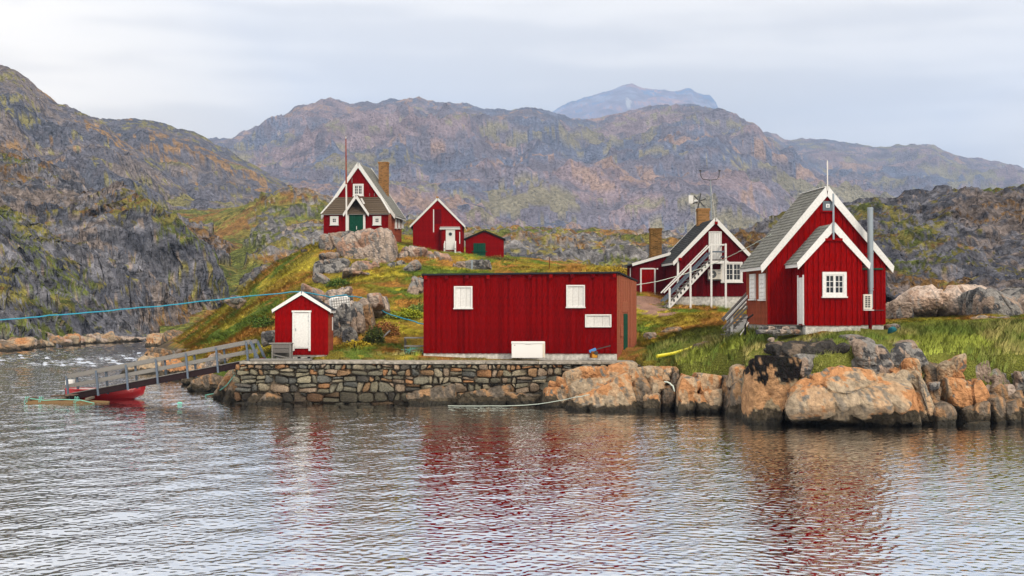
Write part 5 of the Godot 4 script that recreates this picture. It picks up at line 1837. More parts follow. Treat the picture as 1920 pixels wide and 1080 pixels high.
func make_quay() -> void:
	var left := at(436, 690, 68.6)
	var right := at(1192, 690, 68.2)
	var top := at(800, 678.5, 68.3).y
	var n := thing("stone_quay", "dry stone quay wall of mixed brown and grey stones with concrete top", "quay", Vector3(left.x, 0, left.z))
	var width := right.x - left.x
	var turn := atan2(-(right.z - left.z), width)
	n.rotation.y = turn
	var s := Shape.new()
	s.box(Vector3(width * 0.5 + 0.1, top * 0.5 - 0.75, -2.6), Vector3(width - 0.6, top + 1.3, 4.6), Color(0.5, 0.45, 0.4))
	put(s, "core", textured(paint(0.40, 0.36, 0.30, 1.0), M.grain, M.grain, Vector3(1, 1, 1), 2.0), n)
	# concrete capping in cast lengths
	var x := 0.35
	rng.seed = 8
	while x < width - 0.1:
		var w := minf(rng.randf_range(1.6, 3.2), width - x)
		var g := rng.randf_range(0.85, 1.1)
		box_part("capping_slab", Vector3(x + w * 0.5, top - 0.05 + rng.randf_range(-0.01, 0.012), -1.2), Vector3(w - 0.02, 0.11, 2.6), M.concrete, n, Basis.IDENTITY, Color(g, g, g))
		x += w
	box_part("capping_beam", Vector3(2.3, top + 0.06, -0.6), Vector3(3.0, 0.12, 0.8), M.old_wood, n, Basis(Vector3.UP, 0.01), Color(1.3, 1.2, 1.1))
	# stones in rough courses, small near the top, larger at the water; long ones sometimes split
	var tones := [Color(0.30, 0.27, 0.19), Color(0.24, 0.22, 0.165), Color(0.37, 0.32, 0.23), Color(0.40, 0.25, 0.14), Color(0.13, 0.12, 0.105), Color(0.38, 0.29, 0.21), Color(0.45, 0.24, 0.12), Color(0.17, 0.17, 0.155), Color(0.27, 0.25, 0.19)]
	var wave := noise(77, 0.7, 2)
	var y := top - 0.115
	var row := 0
	while y > -0.5:
		var hgt := lerpf(0.6, 0.27, clampf(y / top, 0, 1)) * rng.randf_range(0.85, 1.25)
		var line := func(px: float, r: int) -> float: return 0.0 if r == 0 else wave.get_noise_2d(px, r * 7.0) * 0.16
		x = -0.1 + rng.randf() * 0.2
		var xl := x
		while x < width + 0.2:
			var w := hgt * rng.randf_range(0.7, 2.4)
			var lean := rng.randfn(0, 0.06)
			var xr := x + w + lean
			var a := Vector2(xl, y - hgt + line.call(xl, row + 1))
			var b := Vector2(x + w, y - hgt + line.call(x + w, row + 1))
			var c := Vector2(xr, y + line.call(xr, row))
			var d := Vector2(x, y + line.call(x, row))
			var parts := [[a, b, c, d]]
			var pick := rng.randf()
			if w > hgt * 1.25 and pick < 0.3:
				var t := rng.randf_range(0.35, 0.65)
				var u := rng.randf_range(0.35, 0.65)
				parts = [[a, b, b.lerp(c, u), a.lerp(d, t)], [a.lerp(d, t), b.lerp(c, u), c, d]]
			elif w > hgt * 1.3 and pick < 0.5:
				var t := rng.randf_range(0.25, 0.5)
				parts = [[a, a.lerp(b, t), d.lerp(c, t + 0.25), d], [a.lerp(b, t), b, c, d.lerp(c, t + 0.25)]]
			elif pick < 0.68:
				# a stone with a knocked-off corner and a wedge filling it
				var e := b.lerp(c, rng.randf_range(0.45, 0.7))
				var f := d.lerp(c, rng.randf_range(0.45, 0.7))
				parts = [[a, b, e, f, d], [e, c, f]]
			for q in parts:
				var poly := PackedVector2Array(q)
				var mid := Vector2.ZERO
				for k in poly.size():
					poly[k] += Vector2(rng.randfn(0, 0.014), rng.randfn(0, 0.014))
					poly[k].y = minf(poly[k].y, top - 0.115)
					mid += poly[k] / poly.size()
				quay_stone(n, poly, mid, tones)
			x += w
			x = x
			xl = x
		y -= hgt
		row += 1

func quay_stone(n: Node3D, poly: PackedVector2Array, c: Vector2, tones: Array) -> void:
	var gap := 0.022 + rng.randf() * 0.02
	# corners rounded off by cutting each one
	var ring := PackedVector2Array()
	for i in poly.size():
		var p := poly[i]
		var a := poly[(i + poly.size() - 1) % poly.size()]
		var b := poly[(i + 1) % poly.size()]
		var cut := rng.randf_range(0.10, 0.3)
		ring.append(p.lerp(a, cut))
		ring.append(p.lerp(b, cut))
	var out := rng.randf_range(-0.07, 0.17)
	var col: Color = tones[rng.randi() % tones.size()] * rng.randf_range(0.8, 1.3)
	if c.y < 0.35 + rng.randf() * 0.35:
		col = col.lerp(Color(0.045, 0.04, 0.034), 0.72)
	var s := Shape.new()
	var rings := []
	var tilt := Vector2(rng.randfn(0, 0.26), rng.randfn(0, 0.26))
	for lv in [[gap, -0.3, 1.0], [gap, out - 0.07, 1.0], [gap + 0.02, out - 0.025, 0.97], [gap, out + 0.01, 0.72]]:
		var r := []
		for p in ring:
			var d := p - c
			var q: Vector2 = c + d * maxf(0.2, (1.0 - lv[0] / maxf(d.length(), 0.05))) * lv[2]
			r.append(Vector3(q.x + rng.randf_range(-0.006, 0.006), q.y + rng.randf_range(-0.006, 0.006), lv[1] + (tilt.dot(d) if lv[1] > -0.2 else 0.0) + rng.randf_range(-0.008, 0.008)))
		rings.append(r)
	var m := ring.size()
	# orientation: counter-clockwise seen from the front
	var area := 0.0
	for i in m:
		area += ring[i].cross(ring[(i + 1) % m])
	for k in 3:
		for i in m:
			var j := (i + 1) % m
			var f := rng.randf_range(0.93, 1.07)
			if area > 0:
				s.quad(rings[k][i], rings[k][j], rings[k + 1][j], rings[k + 1][i], col * f)
			else:
				s.quad(rings[k][j], rings[k][i], rings[k + 1][i], rings[k + 1][j], col * f)
	var mid := Vector3(c.x + rng.randf_range(-0.03, 0.03), c.y + rng.randf_range(-0.03, 0.03), out + 0.03 + rng.randf() * 0.03)
	for i in m:
		var j := (i + 1) % m
		if area > 0:
			s.tri(rings[3][i], rings[3][j], mid, col * rng.randf_range(0.95, 1.05))
		else:
			s.tri(rings[3][j], rings[3][i], mid, col * rng.randf_range(0.95, 1.05))
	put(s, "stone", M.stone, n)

# ---------------------------------------------------------------- grass and shrubs

func tuft_mesh(blades: int, h: float, spread: float, lean: float, seed_: int, wide: float) -> ArrayMesh:
	var r := RandomNumberGenerator.new()
	r.seed = seed_
	var v := PackedVector3Array()
	var n := PackedVector3Array()
	var c := PackedColorArray()
	var idx := PackedInt32Array()
	for k in blades:
		var a := r.randf() * TAU
		var root := Vector3(cos(a), 0, sin(a)) * spread * sqrt(r.randf())
		var dir := Vector3(cos(a) + 0.5, 0, sin(a)).normalized() * lean * r.randf_range(0.3, 1.3)
		var hh := h * r.randf_range(0.55, 1.1)
		var side := Vector3(-sin(a + 0.6), 0, cos(a + 0.6)) * wide
		var nn := (Vector3(cos(a), 1.4, sin(a))).normalized()
		var base := v.size()
		var g := r.randf_range(0.75, 1.25)
		var col := Color(g, g * r.randf_range(0.93, 1.05), g)
		for q in 3:
			var t := q / 3.0
			var p := root + dir * hh * t * t + Vector3.UP * hh * t * (1.0 - 0.25 * t)
			v.append(p - side * (1.0 - t * 0.6))
			v.append(p + side * (1.0 - t * 0.6))
			n.append_array([nn, nn])
			c.append_array([col, col])
		v.append(root + dir * hh + Vector3.UP * hh * 0.76)
		n.append(nn)
		c.append(col)
		for q in 2:
			var b := base + q * 2
			idx.append_array([b, b + 1, b + 2, b + 1, b + 3, b + 2])
		idx.append_array([base + 4, base + 5, base + 6])
	var arr := []
	arr.resize(Mesh.ARRAY_MAX)
	arr[Mesh.ARRAY_VERTEX] = v
	arr[Mesh.ARRAY_NORMAL] = n
	arr[Mesh.ARRAY_COLOR] = c
	arr[Mesh.ARRAY_INDEX] = idx
	var m := ArrayMesh.new()
	m.add_surface_from_arrays(Mesh.PRIMITIVE_TRIANGLES, arr)
	return m

var no_grass := []   # footprints kept bare: [x0, x1, z0, z1]

func bare(x: float, z: float) -> bool:
	for q in no_grass:
		if x > q[0] and x < q[1] and z > q[2] and z < q[3]:
			return true
	return false

func scatter(called: String, label: String, meshes: ArrayMesh, spots: Array) -> void:
	var mm := MultiMesh.new()
	mm.transform_format = MultiMesh.TRANSFORM_3D
	mm.use_colors = true
	mm.mesh = meshes
	mm.instance_count = spots.size()
	for k in spots.size():
		mm.set_instance_transform(k, spots[k][0])
		mm.set_instance_color(k, spots[k][1])
	var o := MultiMeshInstance3D.new()
	o.multimesh = mm
	o.material_override = M.blade
	o.name = numbered(called)
	add_child(o)
	tag(o, label, "grass")
	o.set_meta("kind", "stuff")

func make_grass() -> void:
	# quay and paved terrace, buildings
	no_grass = [[-14.2, 6.4, -71.2, -66.0], [-12.2, -9.2, -76, -70], [-4.7, 7.0, -76.2, -70.0], [11.9, 17.6, -68.4, -61.2],
		[10.6, 16.8, -103, -95.9], [8.0, 12.0, -106, -99.5], [-17.6, -9.6, -134, -126.0], [-9.4, -4.4, -135, -129], [-4.5, -0.8, -136, -132.8]]
	rng.seed = 90
	var near := []
	var far := []
	for k in 150000:
		var d := 56.0 * pow(150.0 / 56.0, pow(rng.randf(), 0.85))
		var x := rng.randf_range(-0.42, 0.44) * (d + 6.0)
		var y := ground_y(x, -d)
		if y < 1.25 or bare(x, -d) or (d < 71.4 and x < 6.5):
			continue
		var col := turf_color(x, y, -d)
		if col.r > 0.36 and col.b > 0.13:
			continue
		col = Color(col.r * 1.35, col.g * 1.45, col.b * 1.2)
		var lush := tone_a.get_noise_2d(x * 1.7 + 9.0, d * 1.7)
		var s := rng.randf_range(0.55, 1.15) * (1.0 + lush * 0.9)
		if d < 72.0:
			# tall green grass above the headland
			if tone_b.get_noise_2d(x, d * 0.8 + 30.0) > -0.28:
				col = Color(0.17, 0.235, 0.045).lerp(Color(0.48, 0.42, 0.15), clampf(0.27 + 1.6 * tone_c.get_noise_2d(x * 0.6, d * 0.6), 0, 1))
				s *= 1.35
			near.append([Transform3D(Basis(Vector3.UP, rng.randf() * TAU).scaled(Vector3(s, s, s)), Vector3(x, y - 0.03, -d)), col])
		else:
			far.append([Transform3D(Basis(Vector3.UP, rng.randf() * TAU).scaled(Vector3(s * 1.25, s * 0.8, s * 1.25)), Vector3(x, y - 0.03, -d)), col])
	scatter("meadow_grass", "long green and straw grass around the bright red house", tuft_mesh(12, 0.36, 0.14, 0.55, 3, 0.0075), near)
	scatter("hillside_grass", "ochre and green grass covering the hillside", tuft_mesh(12, 0.34, 0.22, 0.8, 4, 0.012), far)
	# dry tufts in the cracks along the quay edge
	var dry := []
	for q in [[792, 674, 10], [810, 676, 14], [858, 677, 12], [888, 677, 16], [905, 677, 8], [968, 674, 10], [645, 671, 10], [690, 671, 12], [730, 671, 12], [535, 671, 6]]:
		for k in q[2] * 4:
			var p := at(q[0] + rng.randfn(0, 5), 676, 70.6)
			p.y = 2.06
			var s := rng.randf_range(0.4, 0.8)
			dry.append([Transform3D(Basis(Vector3.UP, rng.randf() * TAU).scaled(Vector3(s, s, s)), p), Color(0.34, 0.27, 0.08) * rng.randf_range(0.7, 1.2)])
	scatter("quay_grass", "dry straw grass tufts along the warehouse foundation", tuft_mesh(12, 0.3, 0.1, 0.6, 5, 0.008), dry)

func leaf_cloud(called: String, label: String, mid: Vector3, half: Vector3, col: Color, col2: Color, count: int, seed_: int) -> void:
	var r := RandomNumberGenerator.new()
	r.seed = seed_
	var n := thing(called, label, "shrub", Vector3(mid.x, ground_y(mid.x, mid.z), mid.z))
	var s := Shape.new()
	var lump := noise(seed_, 1.4, 2)
	for k in count:
		var d := Vector3(r.randfn(0, 1), absf(r.randfn(0, 1)), r.randfn(0, 1)).normalized()
		var p := d * (0.72 + 0.28 * r.randf()) * half * (1.0 + 0.6 * lump.get_noise_3dv(d * 2.0))
		var b := Basis.from_euler(Vector3(r.randf_range(-0.9, 0.9), r.randf() * TAU, r.randf_range(-0.9, 0.9)))
		var w := r.randf_range(0.025, 0.05)
		var c := col.lerp(col2, r.randf()) * r.randf_range(0.7, 1.3)
		s.quad(p + b * Vector3(-w, 0, 0), p + b * Vector3(0, 0, w * 1.8), p + b * Vector3(w, 0, 0), p + b * Vector3(0, 0.01, -w * 1.8), c)
	put(s, "foliage", M.blade, n, "stuff")
	var t := Shape.new()
	for k in 7:
		var a := k * TAU / 7
		t.tube(PackedVector3Array([Vector3(0, -0.1, 0), Vector3(cos(a) * half.x * 0.4, half.y * 0.4, sin(a) * half.z * 0.4), Vector3(cos(a) * half.x * 0.8, half.y * 0.7, sin(a) * half.z * 0.8)]), [0.02, 0.015, 0.006], 5, Color(0.4, 0.3, 0.2))
	put(t, "stems", M.old_wood, n)

func make_shrubs() -> void:
	leaf_cloud("yellow_shrub", "bright yellow green low shrub beside the warehouse corner", at(766, 582, 88), Vector3(1.15, 0.65, 0.9), Color(0.32, 0.33, 0.02), Color(0.20, 0.25, 0.03), 2600, 1)
	leaf_cloud("green_shrub", "pale green shrub behind the yellow shrub", at(790, 566, 91), Vector3(1.0, 0.6, 0.8), Color(0.17, 0.24, 0.06), Color(0.13, 0.19, 0.05), 1800, 2)
	leaf_cloud("creeping_shrub", "olive yellow shrub sprawling beside the pink rock slope", at(708, 575, 88), Vector3(1.5, 0.5, 0.9), Color(0.27, 0.27, 0.06), Color(0.17, 0.2, 0.05), 2400, 3)
	leaf_cloud("dark_shrub", "dark green bush at the foot of the steep grey rock", at(702, 632, 79.5), Vector3(0.6, 0.9, 0.6), Color(0.05, 0.075, 0.02), Color(0.10, 0.11, 0.03), 1800, 4)
	leaf_cloud("rusty_shrub", "rusty orange bush above the dark green bush", at(722, 612, 81.5), Vector3(0.9, 0.75, 0.7), Color(0.33, 0.13, 0.05), Color(0.25, 0.14, 0.05), 1800, 5)
	leaf_cloud("golden_shrub", "golden yellow low shrub right of the small shed", at(668, 652, 77), Vector3(0.9, 0.45, 0.7), Color(0.42, 0.29, 0.02), Color(0.3, 0.25, 0.03), 1800, 6)
	leaf_cloud("ledge_bush", "small deep green bush on the pale rock ledges", at(636, 530, 106), Vector3(1.0, 0.6, 0.8), Color(0.06, 0.12, 0.025), Color(0.1, 0.15, 0.03), 1600, 7)
	leaf_cloud("hut_bush", "green brown bush in front of the low red hut", at(930, 502, 128), Vector3(1.9, 0.6, 1.2), Color(0.11, 0.13, 0.03), Color(0.17, 0.14, 0.04), 2200, 8)
	leaf_cloud("ridge_bush", "golden bush on the ridge behind the warehouse roof", at(1150, 512, 110), Vector3(1.8, 0.6, 1.4), Color(0.38, 0.26, 0.02), Color(0.28, 0.2, 0.03), 2200, 9)
	leaf_cloud("slope_bush", "dark green bush on the slope left of small shed", at(494, 596, 92), Vector3(0.8, 0.7, 0.8), Color(0.07, 0.13, 0.025), Color(0.1, 0.15, 0.03), 1500, 10)
	leaf_cloud("flower_bush", "yellow flowering patch on the turf edge of the headland", at(1746, 671, 58.5), Vector3(0.9, 0.35, 0.6), Color(0.42, 0.36, 0.03), Color(0.3, 0.28, 0.04), 1600, 11)

# ---------------------------------------------------------------- things lying and standing about

func rope(called: String, label: String, pts: Array, r: float, mat: Material, sag := 0.0) -> void:
	var n := thing(called, label, "rope", pts[0])
	var line := PackedVector3Array()
	var rr := RandomNumberGenerator.new()
	rr.seed = called.hash()
	for k in pts.size() - 1:
		var a: Vector3 = pts[k]
		var b: Vector3 = pts[k + 1]
		var m := maxi(2, int(a.distance_to(b) / 0.5))
		for i in m:
			var t := float(i) / m
			line.append(a.lerp(b, t) - pts[0] + Vector3(0, -sag * 4.0 * t * (1.0 - t) + rr.randfn(0, r * 0.35), rr.randfn(0, r * 0.35)))
	line.append(pts[-1] - pts[0])
	var s := Shape.new()
	s.tube(line, [r], 6)
	put(s, "strand", mat, n)

func gangway() -> void:
	var a := at(126, 741, 70.6)
	var b := at(474, 675, 69.6)
	var n := thing("gangway", "weathered grey timber gangway with railings sloping down to log raft", "gangway", b)
	var d := (a - b)
	var side := d.cross(Vector3.UP).normalized()
	if side.z < 0:
		side = -side
	var w := 1.1
	for k in [0.0, -w]:
		var s := Shape.new()
		s.bar(side * k + Vector3(0, -0.12, 0), d + side * k + Vector3(0, -0.12, 0), 0.12, 0.3)
		put(s, "beam", M.dark_beam, n)
	var count := 52
	for i in count:
		var p := d * ((i + 0.5) / count)
		var g := rng.randf_range(0.75, 1.35)
		var s := Shape.new()
		var dir := d.normalized()
		s.chamfered(p + side * (-w * 0.5 + 0.02) + Vector3(0, 0.055, 0), Vector3(d.length() / count - 0.02, 0.045, w + 0.18), 0.008, Color(g, g, g), Basis(dir, side.cross(dir).normalized(), side))
		put(s, "deck_plank", M.old_wood, n)
	for k in 7:
		var t := (k + 0.12) / 6.2
		var p := d * t
		for q in [0.09, -w - 0.06]:
			bar_part("post", p + side * q + Vector3(0, -0.32, 0), p + side * q + Vector3(-0.12, 0.95, 0), 0.09, 0.15, M.grey_blue, n, Color.WHITE if q > 0 else Color(1.3, 1.25, 1.2))
	for q in [0.0, -w]:
		bar_part("handrail", side * (q + 0.02) + Vector3(-0.1, 0.93, 0), d * 0.99 + side * (q + 0.02) + Vector3(-0.1, 0.93, 0), 0.2, 0.2, M.old_wood, n, Color(1.5, 1.46, 1.42))
		bar_part("mid_rail", side * (q + 0.02) + Vector3(-0.05, 0.45, 0), d * 1.02 + side * (q + 0.02) + Vector3(-0.05, 0.45, 0), 0.05, 0.18, M.old_wood, n)
	for q in [0.1, -w]:
		bar_part("end_strut", side * q + Vector3(-0.1, 0.93, 0), side * q + Vector3(0.35, -0.05, 0), 0.07, 0.13, M.grey_blue, n)
	tube_part("roller", [Vector3(0.35, -0.02, 0.2), Vector3(0.35, -0.02, -w - 0.2)], 0.11, M.red_dark, n, 12)

func raft() -> void:
	var p := at(115, 754, 69.3)
	p.y = 0.0
	var n := thing("log_raft", "low floating raft of yellow logs tied with green rope", "raft", p)
	for k in 5:
		var z := -0.8 + k * 0.36
		var s := Shape.new()
		var r := rng.randf_range(0.11, 0.15)
		var x0 := -1.9 + rng.randf_range(-0.1, 0.1)
		s.tube(PackedVector3Array([Vector3(x0 + 0.12 * k, -0.02, z), Vector3(0, 0.02, z), Vector3(1.5 + rng.randf() * 0.9, -0.04, z)]), [r, r, r * 0.8], 9, Color(0.85, 0.56, 0.3) * rng.randf_range(0.8, 1.2))
		put(s, "log", M.old_wood, n)
	for x in [-1.5, 0.1, 1.4]:
		box_part("cross_log", Vector3(x, 0.2, -0.1), Vector3(0.16, 0.12, 1.6), M.old_wood, n, Basis(Vector3.UP, 0.1), Color(0.7, 0.6, 0.5))
	for k in 5:
		box_part("pallet_board", Vector3(-0.5 + k * 0.24, 0.3 + 0.01 * k, -0.55), Vector3(0.2, 0.06, 0.8), M.old_wood, n, Basis.IDENTITY, Color(0.7, 0.5, 0.4) * rng.randf_range(0.6, 1.1))
	for x in [-1.55, -0.85, 0.9]:
		for k in 2:
			var pts := []
			for i in 9:
				var a := i * TAU / 8.0
				pts.append(Vector3(x + k * 0.07 + rng.randfn(0, 0.03), 0.1 + sin(a) * 0.22, 0.55 + cos(a) * 0.22))
			tube_part("lashing", pts, 0.018, M.green_rope, n, 5)
	tube_part("loose_line", [Vector3(-1.5, 0.25, 0.6), Vector3(-0.6, 0.16, 0.78), Vector3(0.3, 0.2, 0.75), Vector3(1.2, 0.17, 0.78), Vector3(1.9, 0.02, 0.85)], 0.02, M.green_rope, n, 5)

func boat() -> void:
	var p := at(198, 749, 72.2)
	p.y = 0.0
	var n := thing("red_boat", "red open dinghy with white rim moored behind the gangway", "boat", p, 0.05)
	var len := 3.9
	var sta := 22
	var outer := Shape.new()
	var inner := Shape.new()
	var rim := []
	var rows := []
	for i in sta + 1:
		var t := float(i) / sta
		var x := (t - 0.5) * len
		var half := 0.66 * pow(sin(PI * clampf(0.16 + t * 0.84, 0, 1)), 0.62) if t < 0.999 else 0.012
		var sheer := 0.40 + 0.40 * pow(t, 2.6) + 0.12 * pow(1.0 - t, 2.0)
		var keel := -0.16 + 0.38 * pow(t, 7.0)
		var fwd := 0.16 * pow(t, 6.0)
		var ring := []
		for k in 9:
			var a := k / 8.0 * 2.0 - 1.0
			var z := half * signf(a) * pow(absf(a), 0.6)
			var y := lerpf(keel, sheer, pow(absf(a), 2.2))
			ring.append(Vector3(x + fwd * (y - keel) / maxf(sheer - keel, 0.01), y, z))
		rows.append(ring)
	for i in sta:
		for k in 8:
			outer.quad(rows[i][k], rows[i][k + 1], rows[i + 1][k + 1], rows[i + 1][k])
			var up := Vector3(0, 0.03, 0)
			inner.quad(rows[i][k + 1] * Vector3(1, 1, 0.94) + up, rows[i][k] * Vector3(1, 1, 0.94) + up, rows[i + 1][k] * Vector3(1, 1, 0.94) + up, rows[i + 1][k + 1] * Vector3(1, 1, 0.94) + up)
	for k in range(0, 8):
		outer.tri(rows[0][k + 1], rows[0][k], rows[0][0].lerp(rows[0][8], 0.5))
	put(outer, "hull", M.boat_red, n)
	put(inner, "inside", M.plastic_white, n)
	for e in [0, 8]:
		var pts := []
		for i in sta + 1:
			pts.append(rows[i][e] + Vector3(0, 0.02, 0))
		tube_part("gunwale", pts, 0.035, M.boat_red, n, 6)
	box_part("transom", Vector3(-len * 0.5 + 0.02, 0.2, 0), Vector3(0.05, 0.66, 0.62), M.boat_red, n)
	for x in [-1.0, 0.1]:
		box_part("thwart", Vector3(x, 0.3, 0), Vector3(0.24, 0.04, 1.1), M.plastic_white, n)
	box_part("engine_cover", Vector3(-len * 0.5 + 0.12, 0.82, 0), Vector3(0.42, 0.34, 0.3), M.plastic_white, n)
	box_part("engine_leg", Vector3(-len * 0.5 - 0.06, 0.35, 0), Vector3(0.14, 0.75, 0.14), M.dark_metal, n)

func make_props() -> void:
	gangway()
	raft()
	boat()
	# workbench left of the shed
	var p := at(529, 672, 70.2)
	var n := thing("workbench", "weathered grey box bench with plank top beside the small shed", "bench", p)
	box_part("top", Vector3(-0.05, 0.76, 0), Vector3(1.15, 0.06, 0.7), M.old_wood, n, Basis.IDENTITY, Color(1.5, 1.4, 1.25))
	for k in 2:
		box_part("front_board", Vector3(0, 0.62 - k * 0.23, 0.3), Vector3(0.92, 0.21, 0.03), M.old_wood, n, Basis.IDENTITY, Color(0.75, 0.72, 0.72) * (1.0 - k * 0.15))
	for x in [-0.45, 0.45]:
		for z in [-0.28, 0.28]:
			box_part("leg", Vector3(x, 0.36, z), Vector3(0.08, 0.76, 0.08), M.old_wood, n)
	bar_part("brace", Vector3(-0.42, 0.2, 0.25), Vector3(0.42, 0.02, 0.25), 0.04, 0.06, M.old_wood, n)
	box_part("back_board", Vector3(0, 0.38, -0.31), Vector3(0.9, 0.66, 0.03), M.old_wood, n, Basis.IDENTITY, Color(0.5, 0.5, 0.5))
	# chest freezer against the warehouse
	p = at(990.5, 671.5, 70.0)
	n = thing("chest_freezer", "white chest freezer standing against the warehouse wall", "freezer", p)
	box_part("body", Vector3(0, 0.38, 0), Vector3(1.68, 0.72, 0.62), M.plastic_white, n)
	box_part("lid", Vector3(-0.01, 0.79, 0.01), Vector3(1.7, 0.1, 0.66), M.plastic_white, n)
	box_part("side_panel", Vector3(0.77, 0.4, 0.32), Vector3(0.1, 0.7, 0.02), M.plastic_white, n, Basis.IDENTITY, Color(0.85, 0.76, 0.62))
	box_part("handle", Vector3(0, 0.74, 0.34), Vector3(0.3, 0.03, 0.04), M.plastic_white, n, Basis.IDENTITY, Color(0.8, 0.8, 0.8))
	box_part("drain_plug", Vector3(-0.68, 0.66, 0.315), Vector3(0.04, 0.04, 0.02), M.dark_metal, n)
	# outboard engine leaning by the wall
	p = at(1113, 671, 70.1)
	n = thing("outboard_engine", "rusty orange and blue engine leaning against the warehouse foundation", "engine", p)
	box_part("block", Vector3(0, 0.17, 0), Vector3(0.34, 0.34, 0.3), M.brick, n, Basis(Vector3.UP, 0.3), Color(0.6, 0.4, 0.2))
	box_part("orange_cover", Vector3(0.04, 0.1, 0.12), Vector3(0.26, 0.18, 0.12), M.yellow, n, Basis.IDENTITY, Color(0.9, 0.45, 0.3))
	box_part("blue_hood", Vector3(-0.05, 0.38, 0.02), Vector3(0.36, 0.14, 0.26), M.blue, n, Basis(Vector3.BACK, 0.4))
	bar_part("tiller", Vector3(0.1, 0.42, 0), Vector3(0.85, 0.62, 0.05), 0.05, 0.05, M.dark_metal, n)
	tube_part("flywheel", [Vector3(0.12, 0.25, 0.14), Vector3(0.12, 0.25, 0.2)], 0.1, M.dark_metal, n, 12)
	# frame with green netting
	p = at(778, 671, 72.4)
	n = thing("fishing_rack", "grey timber and pipe frame holding green fishing net by warehouse corner", "rack", p)
	for x in [-0.5, 0.5]:
		for z in [-0.4, 0.4]:
			tube_part("upright", [Vector3(x, 0.05, z), Vector3(x, 1.05, z)], 0.03, M.dark_metal, n, 6)
	for y in [0.62, 1.05]:
		for z in [-0.4, 0.4]:
			box_part("rail", Vector3(0, y, z), Vector3(1.1, 0.07, 0.05), M.old_wood, n, Basis.IDENTITY, Color(1.2, 1.2, 1.2))
	for k in 3:
		box_part("base_board", Vector3(0.0, 0.05 + k * 0.09, 0.42 - k * 0.1), Vector3(1.15, 0.07, 0.1), M.black, n, Basis.IDENTITY, Color(1.5, 1.6, 1.6))
	box_part("crate_board", Vector3(0.1, 0.36, 0.36), Vector3(0.6, 0.18, 0.05), M.old_wood, n, Basis.IDENTITY, Color(0.6, 0.45, 0.35))
	var net := Shape.new()
	rng.seed = 12
	for k in 130:
		var a := Vector3(rng.randf_range(-0.45, 0.5), 0, rng.randf_range(-0.3, 0.46))
		a.y = 0.62 - 0.9 * a.x * a.x - 0.3 * absf(a.z) - rng.randf() * 0.2
		var b := a + Vector3(rng.randfn(0, 0.18), rng.randf_range(-0.35, 0.1), rng.randfn(0, 0.06))
		b.y = maxf(b.y, 0.08)
		net.tube(PackedVector3Array([a, (a + b) * 0.5 + Vector3(0, -0.03, 0), b]), [0.011], 4)
	put(net, "net", M.green_rope, n)
	# white bulk bag in a net behind the shed
	p = at(640, 584, 82.0)
	n = thing("bulk_sack", "white sack wrapped in dark grid netting behind the small shed roof", "sack", p, 0.25)
	n.rotation.z = 0.12
	var bag := Shape.new()
	bag.chamfered(Vector3(-0.05, 0.35, 0), Vector3(1.15, 1.05, 0.9), 0.12, Color.WHITE)
	put(bag, "bag", M.plastic_white, n)
	for k in 8:
		tube_part("net_cord", [Vector3(-0.56 + k * 0.145, -0.16, 0.462), Vector3(-0.56 + k * 0.145, 0.86, 0.462)], 0.011, M.dark_metal, n, 5)
	for k in 7:
		tube_part("net_cord", [Vector3(-0.61, -0.1 + k * 0.15, 0.464), Vector3(0.52, -0.1 + k * 0.15, 0.464)], 0.011, M.dark_metal, n, 5)
	bar_part("guy_stick", Vector3(0.5, 0.6, 0.4), Vector3(1.05, -0.25, 0.4), 0.03, 0.03, M.pole_white, n)
	# loose plank, curved black pipe, yellow pipe, black hose
	n = thing("loose_plank", "single bare plank lying on the golden slope", "plank", at(713, 634, 79.4))
	bar_part("board", inside(n, 709, 640, 79.2), inside(n, 731, 620, 79.9), 0.09, 0.05, M.old_wood, n, Color(1.6, 1.3, 1.0))
	n = thing("bent_hose", "short bent black hose standing in the yellow grass", "hose", at(676, 667, 74.5))
	tube_part("tube", [inside(n, 664, 645, 74.6), inside(n, 665, 654, 74.6), inside(n, 670, 662, 74.5), inside(n, 679, 668, 74.4)], 0.035, M.black, n)
	n = thing("yellow_pipe", "bright yellow pipe lying in the grass above the shore ledges", "pipe", at(1233, 668, 67.4))
	tube_part("tube", [inside(n, 1232, 668, 67.2), inside(n, 1262, 663, 67.8), inside(n, 1290, 655, 68.4), inside(n, 1310, 646, 69.0)], 0.085, M.yellow, n, 12)
	n = thing("black_hose", "black curved hose leaning on the side wall of bright red house", "hose", at(1398, 628, 64))
	tube_part("tube", [inside(n, 1397, 628, 64.0), inside(n, 1397.5, 610, 64.0), inside(n, 1402, 597, 64.0), inside(n, 1412, 590, 64.1)], 0.045, M.black, n)
	bar_part("white_lath", inside(n, 1388, 628, 64.2), inside(n, 1404, 604, 64.2), 0.04, 0.04, M.pole_white, n)
	n = thing("blue_bag", "small light blue plastic bag in the grass by the white foundation", "bag", at(1673, 623, 62.2))
	rock(n, Vector3(0, 0.12, 0), Vector3(0.22, 0.14, 0.16), "pink", 5, 0.3, 0.2, 0.0, 4.0, 8).material_override = M.blue_rope
	# posts
	for q in [[885, 488, 508, 112, "grey wooden post standing behind the warehouse roof"], [588, 448, 474, 126, "thin grey post at the crest left of the gabled house"], [1030, 482, 508, 112, "thin red stick standing behind the warehouse roof"]]:
		var a := at(q[0], q[1], q[3])
		var g := ground_y(a.x, a.z)
		n = thing("post", q[4], "post", Vector3(a.x, g, a.z))
		var thin: bool = q[0] == 1030
		box_part("shaft", Vector3(0, (a.y - g) * 0.5 - 0.1, 0), Vector3(0.05 if thin else 0.16, a.y - g + 0.2, 0.05 if thin else 0.12), M.red_dark if thin else M.metal, n)
	# wind charger on the ridge of the stair house
	p = at(1305, 420, 100.5)
	n = thing("wind_turbine", "small white wind turbine with black blades on a roof pole", "turbine", p)
	var hub := inside(n, 1307, 378, 100.5)
